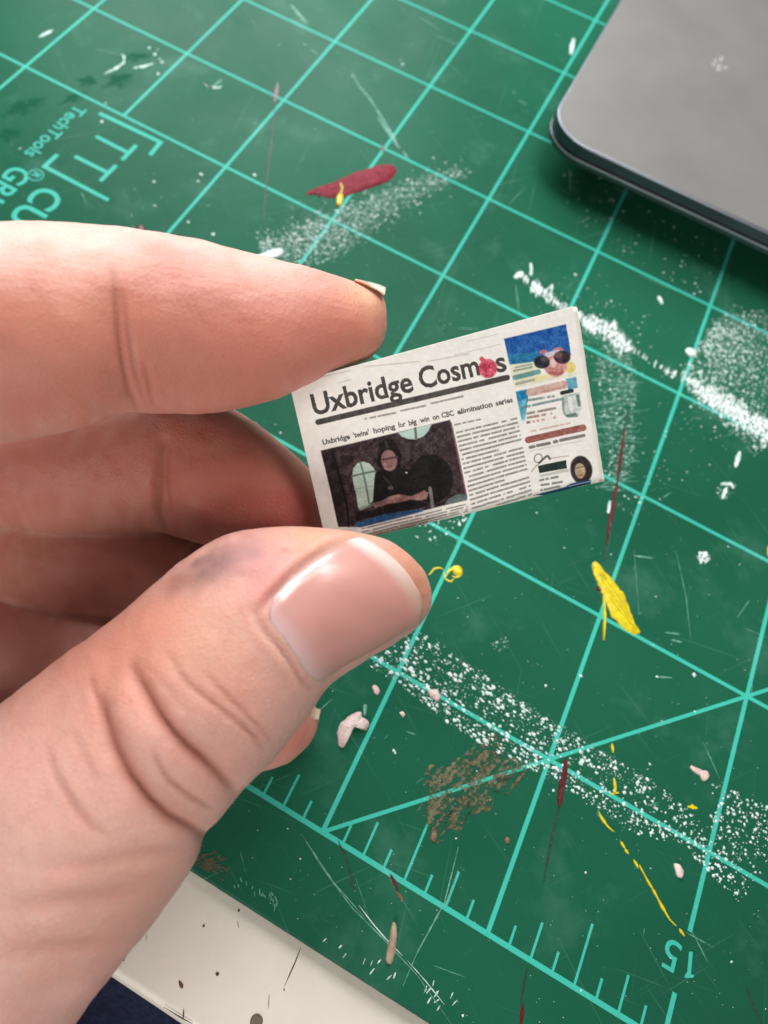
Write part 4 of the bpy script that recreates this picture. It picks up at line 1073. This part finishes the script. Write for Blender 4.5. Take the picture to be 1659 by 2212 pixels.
crease([(300, 1420), (360, 1480), (420, 1550)], 0.06, 0.25, 0.3, 0.15)
crease([(80, 1870), (200, 1865), (330, 1840), (400, 1835)], 0.16, 0.7, 0.3, 0.2)
crease([(20, 1960), (150, 1940), (300, 1925)], 0.16, 0.8, 0.3, 0.2)
crease([(10, 2060), (120, 2045), (260, 2030)], 0.15, 0.9, 0.3, 0.2)
# index: last-joint crease and palm-side pads
crease([(244, 575), (250, 640), (257, 720), (266, 790), (280, 850), (300, 890)], 0.25, 0.30, 0.25, 0.6)
crease([(246, 620), (255, 700), (266, 790), (290, 880)], 0.55, 1.6, 0.30, 0.0)
crease([(262, 610), (275, 700), (290, 800), (312, 870)], 0.18, 0.25, 0.3, 0.35)
crease([(308, 780), (320, 830), (332, 880)], 0.18, 0.3, 0.2, 0.3)
for k in range(9): crease([(262 + 17 * k, 575 + 4 * k), (275 + 18 * k, 615 + 5 * k), (292 + 19 * k, 660 + 6 * k)], 0.05, 0.16, 0.3, 0.12)
# middle and ring joints
crease([(352, 940), (345, 1000), (338, 1060), (340, 1110), (360, 1150)], 0.55, 0.45, 0.25, 0.5)
crease([(352, 940), (345, 1000), (338, 1060), (340, 1110), (360, 1150)], 0.45, 1.5, 0.30, 0.0)
crease([(368, 960), (362, 1030), (370, 1100)], 0.2, 0.3, 0.3, 0.3)
# soft pads
def pad(x, y, rad, h):
    global disp
    c = hit(x, y); d = np.linalg.norm(V - c, axis=1)
    disp = disp + h * np.exp(-(d / rad) ** 2)
pad(560, 790, 5.5, 0.45); pad(120, 760, 6, 0.5); pad(430, 1090, 5, 0.4); pad(340, 1560, 4, 0.35); pad(180, 1230, 6, 0.3)
# flattened nail bed of the thumb and the fold round the nail
nail_u = [(555, 1323), (585, 1288), (625, 1245), (668, 1210), (711, 1183), (751, 1162), (778, 1156)]
nail_l = [(673, 1493), (705, 1470), (732, 1449), (772, 1425), (826, 1396), (866, 1370), (905, 1348)]
nail_p = [(555, 1323), (560, 1345), (577, 1370), (600, 1394), (625, 1430), (648, 1468), (673, 1493)]
nail_t = [(774, 1158), (804, 1180), (843, 1212), (876, 1246), (899, 1281), (908, 1315), (903, 1348)]
crease(nail_p, 0.22, 0.30, 1.1, 0.3)
crease(nail_u[:-1], 0.22, 0.32, 1.3, 0.35)
V = V + NR * disp[:, None]
V = lap_smooth(V, 1, 0.25)
# fine unevenness of the skin
nz = (vnoise(V[:, 0] * 0.5 + V[:, 2] * 0.31, V[:, 1] * 0.5 + V[:, 2] * 0.23, 5) - 0.5) * 0.16 + (vnoise(V[:, 0] * 1.3 + 9, V[:, 1] * 1.3 + V[:, 2] * 0.9, 6) - 0.5) * 0.05
NR = upd(); V = V + NR * nz[:, None]; NR = upd()
tree = bvh()

# skin colour: flush, veins, a smudge of grime; shade on the inner fingers painted in
base = np.array(s2l((209, 163, 151)))
colr = np.tile(base, (nvt, 1))
mo = vnoise(V[:, 0] * 0.22 + V[:, 2] * 0.13, V[:, 1] * 0.22 - V[:, 2] * 0.1, 21) * 0.6 + vnoise(V[:, 0] * 0.8, V[:, 1] * 0.8 + V[:, 2] * 0.5, 22) * 0.4
colr = colr * (0.93 + 0.14 * mo)[:, None] * np.stack([np.ones(nvt), 0.97 + 0.06 * (1 - mo), 0.96 + 0.08 * (1 - mo)], 1)
def tintblob(x, y, rad, col, amt, p3=None):
    global colr
    c = hit(x, y) if p3 is None else p3
    ii = np.where(np.all(np.abs(V - c) < rad * 2.6, axis=1))[0]
    d = np.linalg.norm(V[ii] - c, axis=1) * (1 + 0.35 * (vnoise(V[ii, 0] * 0.9, V[ii, 1] * 0.9, 31) - 0.5))
    a = (np.exp(-(d / rad) ** 2) * amt)[:, None]
    colr[ii] = colr[ii] * (1 - a) + np.array(s2l(col)) * a
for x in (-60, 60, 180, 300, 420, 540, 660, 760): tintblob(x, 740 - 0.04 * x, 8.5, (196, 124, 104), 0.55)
for x in (-60, 80, 220, 360, 480, 580): tintblob(x, 1030, 8, (184, 110, 92), 0.6)  # middle, ring and pinky: flush, deepened with painted shade
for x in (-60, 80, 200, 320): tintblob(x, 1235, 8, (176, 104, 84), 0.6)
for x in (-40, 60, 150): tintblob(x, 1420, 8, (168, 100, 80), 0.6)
for x in (-40, 60, 160, 260, 360, 460, 560, 660): tintblob(x, np.interp(x, [0, 300, 660], [512, 522, 604]), 4.5, (232, 204, 194), 0.6)
for k in range(46):
    tintblob(rng.uniform(0, 620), rng.uniform(1300, 2150), rng.uniform(1.2, 4.0), [(226, 150, 134), (232, 190, 176), (204, 146, 124), (222, 160, 150)][k % 4], rng.uniform(0.15, 0.4))
for k in range(34):
    tintblob(rng.uniform(0, 780), rng.uniform(520, 880), rng.uniform(1.0, 3.5), [(214, 132, 112), (222, 160, 142), (180, 106, 92), (200, 118, 106)][k % 4], rng.uniform(0.15, 0.4))
for k in range(22):
    tintblob((lambda q: q + 0 * rng.normal())(rng.normal(470, 60)), 1215 + rng.normal(0, 18), rng.uniform(0.3, 1.0), [(110, 84, 88), (134, 98, 100), (96, 74, 76)][k % 3], rng.uniform(0.3, 0.6))
for x, y, r_, c_, a_ in ((720, 690, 6, (212, 130, 112), 0.6), (560, 740, 9, (208, 134, 116), 0.55), (400, 700, 8, (206, 138, 120), 0.4), (150, 640, 10, (222, 158, 136), 0.4), (560, 1090, 8, (196, 112, 98), 0.6), (640, 1120, 6, (190, 96, 88), 0.6),
                        (640, 1600, 7, (214, 128, 112), 0.6), (120, 1480, 8, (202, 134, 112), 0.35), (330, 1340, 6, (202, 128, 104), 0.5), (250, 1420, 6, (200, 128, 104), 0.45),
                        (470, 1225, 1.7, (124, 98, 98), 0.45), (440, 1240, 1.6, (116, 92, 90), 0.45), (505, 1210, 1.7, (126, 98, 100), 0.45), (535, 1195, 1.6, (140, 106, 108), 0.4), (410, 1252, 1.6, (122, 94, 88), 0.4), (490, 1190, 1.6, (140, 106, 106), 0.4), (455, 1205, 1.5, (136, 104, 102), 0.4), (375, 1268, 1.6, (146, 100, 84), 0.35), (545, 1180, 2.0, (156, 114, 114), 0.4), (390, 1250, 2.0, (140, 98, 86), 0.45),
                        (580, 1230, 3.2, (206, 138, 136), 0.6), (570, 1290, 2.2, (196, 122, 118), 0.55), (680, 1160, 3.5, (212, 168, 134), 0.6), (770, 1152, 2.5, (206, 158, 122), 0.6), (880, 1215, 3.5, (196, 132, 100), 0.6), (910, 1265, 2.5, (190, 128, 96), 0.6),
                        (470, 1400, 6, (222, 176, 150), 0.4), (150, 1700, 9, (228, 186, 172), 0.5), (60, 1900, 9, (230, 188, 176), 0.4), (300, 1950, 8, (196, 146, 128), 0.4), (790, 640, 2.2, (226, 188, 150), 0.6), (810, 720, 3, (206, 140, 114), 0.4)):
    tintblob(x, y, r_, c_, a_)
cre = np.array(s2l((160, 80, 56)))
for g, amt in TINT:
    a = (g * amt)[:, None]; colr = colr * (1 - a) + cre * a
rg = np.zeros(nvt)
for x, y in ((480, 660), (600, 690), (720, 700), (380, 640), (520, 1080), (100, 620), (620, 1600)):
    rg = np.maximum(rg, np.exp(-(np.linalg.norm(V - hit(x, y), axis=1) / 7.0) ** 2))
ra = hme.attributes.new('ridge', 'FLOAT', 'POINT'); ra.data.foreach_set('value', rg)
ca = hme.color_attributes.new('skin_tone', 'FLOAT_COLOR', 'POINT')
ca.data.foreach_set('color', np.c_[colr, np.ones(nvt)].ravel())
sm, nt, b = material('skin', base, 0.5, 0, 0.30)
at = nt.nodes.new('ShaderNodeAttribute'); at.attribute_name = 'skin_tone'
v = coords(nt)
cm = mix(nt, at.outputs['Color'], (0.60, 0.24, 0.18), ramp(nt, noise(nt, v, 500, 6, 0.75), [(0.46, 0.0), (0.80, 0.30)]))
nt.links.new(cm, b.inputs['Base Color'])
b.inputs['Subsurface Weight'].default_value = 0.9
b.inputs['Subsurface Radius'].default_value = (1.0, 0.42, 0.32)
b.inputs['Subsurface Scale'].default_value = 0.0014
nt.links.new(ramp(nt, noise(nt, v, 300, 3), [(0.3, 0.44), (0.7, 0.60)]), b.inputs['Roughness'])
vo = N(nt, 'ShaderNodeTexVoronoi', Scale=1700.0); vo.feature = 'DISTANCE_TO_EDGE'
nt.links.new(v, vo.inputs['Vector'])
# fine crossing skin lines
for sc_, am_ in ((1100.0, 0.075), (2100.0, 0.09)):
    v2 = N(nt, 'ShaderNodeTexVoronoi', Scale=sc_); v2.feature = 'DISTANCE_TO_EDGE'; nt.links.new(v, v2.inputs['Vector'])
    cm = mix(nt, cm, (0.36, 0.13, 0.085), ramp(nt, v2.outputs['Distance'], [(0.0, am_), (0.10, 0.0)]))
nt.links.new(cm, b.inputs['Base Color'])
# friction ridges: curved fine lines
wv = N(nt, 'ShaderNodeTexWave', Scale=420.0, Distortion=6.0, Detail=2.0)
wv.inputs['Detail Scale'].default_value = 0.25
vr = coords(nt, (1, 1, 1), (0.3, 0.5, 0.9)); nt.links.new(vr, wv.inputs['Vector'])
n1 = bump(nt, b, vo.outputs['Distance'], 0.24, 0.0003)
ra_ = nt.nodes.new('ShaderNodeAttribute'); ra_.attribute_name = 'ridge'
mu = nt.nodes.new('ShaderNodeMath'); mu.operation = 'MULTIPLY'; nt.links.new(wv.outputs['Fac'], mu.inputs[0]); nt.links.new(ra_.outputs['Fac'], mu.inputs[1])
n2 = bump(nt, b, mu.outputs[0], 0.08, 0.0002, n1)
bump(nt, b, noise(nt, v, 420, 5, 0.7), 0.2, 0.0006, n2)
hme.materials.clear(); hme.materials.append(sm)
hme.polygons.foreach_set('use_smooth', [True] * len(hme.polygons))
hme.update()
hand = bpy.data.objects.new('hand', hme)
link(hand, None, None, 'bare left hand pinching the tiny newspaper between index finger and thumb', 'hand')

# nails
nlm, nt, b = material('nail', (0.7, 0.5, 0.46), 0.34, 0, 0.85)
at = nt.nodes.new('ShaderNodeAttribute'); at.attribute_name = 'nail_tone'
nt.links.new(at.outputs['Color'], b.inputs['Base Color'])
b.inputs['Subsurface Weight'].default_value = 0.5; b.inputs['Subsurface Scale'].default_value = 0.0012; b.inputs['Subsurface Radius'].default_value = (1, 0.4, 0.3)
b.inputs['Coat Weight'].default_value = 0.35; b.inputs['Coat Roughness'].default_value = 0.14
v = coords(nt); bump(nt, b, noise(nt, v, 350, 3), 0.12, 0.0004)

def cpoly(pts, n):
    q = np.array(pts, float); d = np.r_[0, np.cumsum(np.linalg.norm(np.diff(q, axis=0), axis=1))]
    t = np.linspace(0, d[-1], n); x, y = np.interp(t, d, q[:, 0]), np.interp(t, d, q[:, 1])
    for _ in range(4):
        x[1:-1] = (x[:-2] + 2 * x[1:-1] + x[2:]) / 4; y[1:-1] = (y[:-2] + 2 * y[1:-1] + y[2:]) / 4
    return np.stack([x, y], 1)

def plate(name, top, thick, tone, parent):
    """top: (n, m, 3) grid of the nail's upper face; tone: (n, m, 3) linear colour."""
    n, m_ = top.shape[:2]
    du = np.gradient(top, axis=0); dv = np.gradient(top, axis=1)
    nr = np.cross(du, dv); nr /= np.linalg.norm(nr, axis=2)[..., None] + 1e-9
    if (nr * (CAM - top)).sum() < 0: nr = -nr
    verts = np.r_[top.reshape(-1, 3), (top - nr * thick).reshape(-1, 3)]
    idx = np.arange(n * m_).reshape(n, m_)
    q = np.stack([idx[:-1, :-1], idx[1:, :-1], idx[1:, 1:], idx[:-1, 1:]], -1).reshape(-1, 4)
    o_ = n * m_
    faces = q.tolist() + (q[:, ::-1] + o_).tolist()
    rim = list(zip(idx[0, :-1], idx[0, 1:])) + list(zip(idx[-1, 1:], idx[-1, :-1])) + list(zip(idx[1:, 0], idx[:-1, 0])) + list(zip(idx[:-1, -1], idx[1:, -1]))
    faces += [(int(a), int(b_), int(b_) + o_, int(a) + o_) for a, b_ in rim]
    o = mesh_obj(name, verts, faces, nlm, parent, smooth=True)
    bm = bmesh.new(); bm.from_mesh(o.data); bmesh.ops.recalc_face_normals(bm, faces=bm.faces); bm.to_mesh(o.data); bm.free()
    t = tone.reshape(-1, 3); c_ = np.r_[t, t]
    at_ = o.data.color_attributes.new('nail_tone', 'FLOAT_COLOR', 'POINT')
    at_.data.foreach_set('color', np.c_[c_, np.ones(len(c_))].ravel())
    return o

n, m_ = 44, 36
cu_, cl_, cp_, ct_ = cpoly(nail_u, n), cpoly(nail_l, n), cpoly(nail_p, m_), cpoly(nail_t, m_)
grid = np.zeros((n, m_, 3)); tone = np.zeros((n, m_, 3))
pink, white_a, cream, pale = np.array(s2l((206, 146, 136))), np.array(s2l((226, 214, 208))), np.array(s2l((198, 150, 126))), np.array(s2l((224, 196, 196)))
for i in range(n):
    for j in range(m_):
        s, t = i / (n - 1), j / (m_ - 1)
        q = (1 - t) * cu_[i] + t * cl_[i] + (1 - s) * cp_[j] + s * ct_[j] - ((1 - s) * (1 - t) * cu_[0] + (1 - s) * t * cl_[0] + s * (1 - t) * cu_[-1] + s * t * cl_[-1])
        grid[i, j] = hit(*q)
        e = 0.85 + 0.05 * t
        f = min(1, max(0, (s - e) / 0.07))
        white = white_a * (1 - t) + cream * t
        lu = math.exp(-((s - 0.02) / 0.14) ** 2) * 0.7
        tone[i, j] = (pink * (1 - lu) + pale * lu) * (1 - f) + white * f
for _ in range(6):
    g2 = grid.copy(); g2[1:-1, 1:-1] = (grid[:-2, 1:-1] + grid[2:, 1:-1] + grid[1:-1, :-2] + grid[1:-1, 2:]) / 4; grid = g2
vw = CAM - grid.mean((0, 1)); vw /= np.linalg.norm(vw)
du = np.gradient(grid, axis=0); dv = np.gradient(grid, axis=1); nr = np.cross(du, dv); nr /= np.linalg.norm(nr, axis=2)[..., None] + 1e-9
if (nr * vw).sum() < 0: nr = -nr
S_ = np.linspace(0, 1, n)[:, None]; T_ = np.linspace(0, 1, m_)[None]
lift = -0.26 + 0.84 * np.clip(np.sin(T_ * math.pi), 0, 1) ** 0.5 * np.clip(S_ / 0.22, 0, 1) ** 0.8 + 0.16 * S_ + 0.12 * T_
grid = grid + nr * lift[..., None]
plate('fingernail', grid, 0.35, tone, hand)

def ring_nail(stations, th0, th1, s0, s1, ext, tones, ratio=1.0):
    """A nail wrapped over the outer side of a finger; stations from tip inward as in tube()."""
    st = stations[:4]
    cs, as_, ds = [], [], []
    for ux, uy, lx, ly, d, r_ in st:
        Uw, Lw = P(ux, uy, d), P(lx, ly, d); cs.append((Uw + Lw) / 2); as_.append((Uw - Lw) / 2)
    cs, as_ = np.array(cs), np.array(as_)
    ax = cs[0] - cs[1]; ax /= np.linalg.norm(ax)
    n, m_ = 20, 18
    g = np.zeros((n, m_, 3)); tn = np.zeros((n, m_, 3))
    for i in range(n):
        s = s0 + (s1 - s0) * i / (n - 1)          # s in station units, below 0 runs past the tip
        if s >= 0:
            k = min(int(s), 2); f = s - k; c = cs[k] * (1 - f) + cs[k + 1] * f; a = as_[k] * (1 - f) + as_[k + 1] * f
        else:
            c = cs[0] + ax * (-s) * ext; a = as_[0] * (1 + s * 0.12)
        bdir = np.cross(ax, a); bdir = bdir / np.linalg.norm(bdir) * np.linalg.norm(a) * 0.9 * ratio
        for j in range(m_):
            th = math.radians(th0 + (th1 - th0) * j / (m_ - 1))
            g[i, j] = c + (math.cos(th) * a + math.sin(th) * bdir) * (1.03 if s < 0 else 1.03 - 0.06 * min(1, s))
            f = min(1, max(0, (0.45 - s) / 0.3)); tn[i, j] = np.array(s2l(tones[0])) * (1 - f) + np.array(s2l(tones[1])) * f
    return g, tn
n, m_ = 26, 20
g, tn = np.zeros((n, m_, 3)), np.zeros((n, m_, 3))
for i in range(n):
    q = i / (n - 1)
    x = 768 + 64 * q; ytop = np.interp(x, [768, 800, 820, 838], [607, 613.5, 619.5, 628])
    for j in range(m_):
        t = j / (m_ - 1)
        y = ytop + np.interp(t, [0, 0.2, 0.45, 0.75, 1], [13 * q ** 1.6, 4 * q, -0.5, 0, 14]); dpt = np.interp(t, [0, 0.2, 0.45, 0.75, 1], [81.9, 82.9, 85.2, 88, 89.5])
        g[i, j] = P(x - (3 * (2 * t - 0.9) ** 2), y, dpt)
        f = min(1, max(0, (q - 0.34) / 0.25)); tn[i, j] = np.array(s2l((214, 160, 136))) * (1 - f) + np.array(s2l((230, 212, 194))) * f
plate('fingernail', g, 0.22, tn, hand)
g, tn = ring_nail(PINKY, -50, 50, 0.9, -0.8, 0.8, ((206, 150, 126), (206, 176, 148)))
plate('fingernail', g, 0.3, tn, hand)
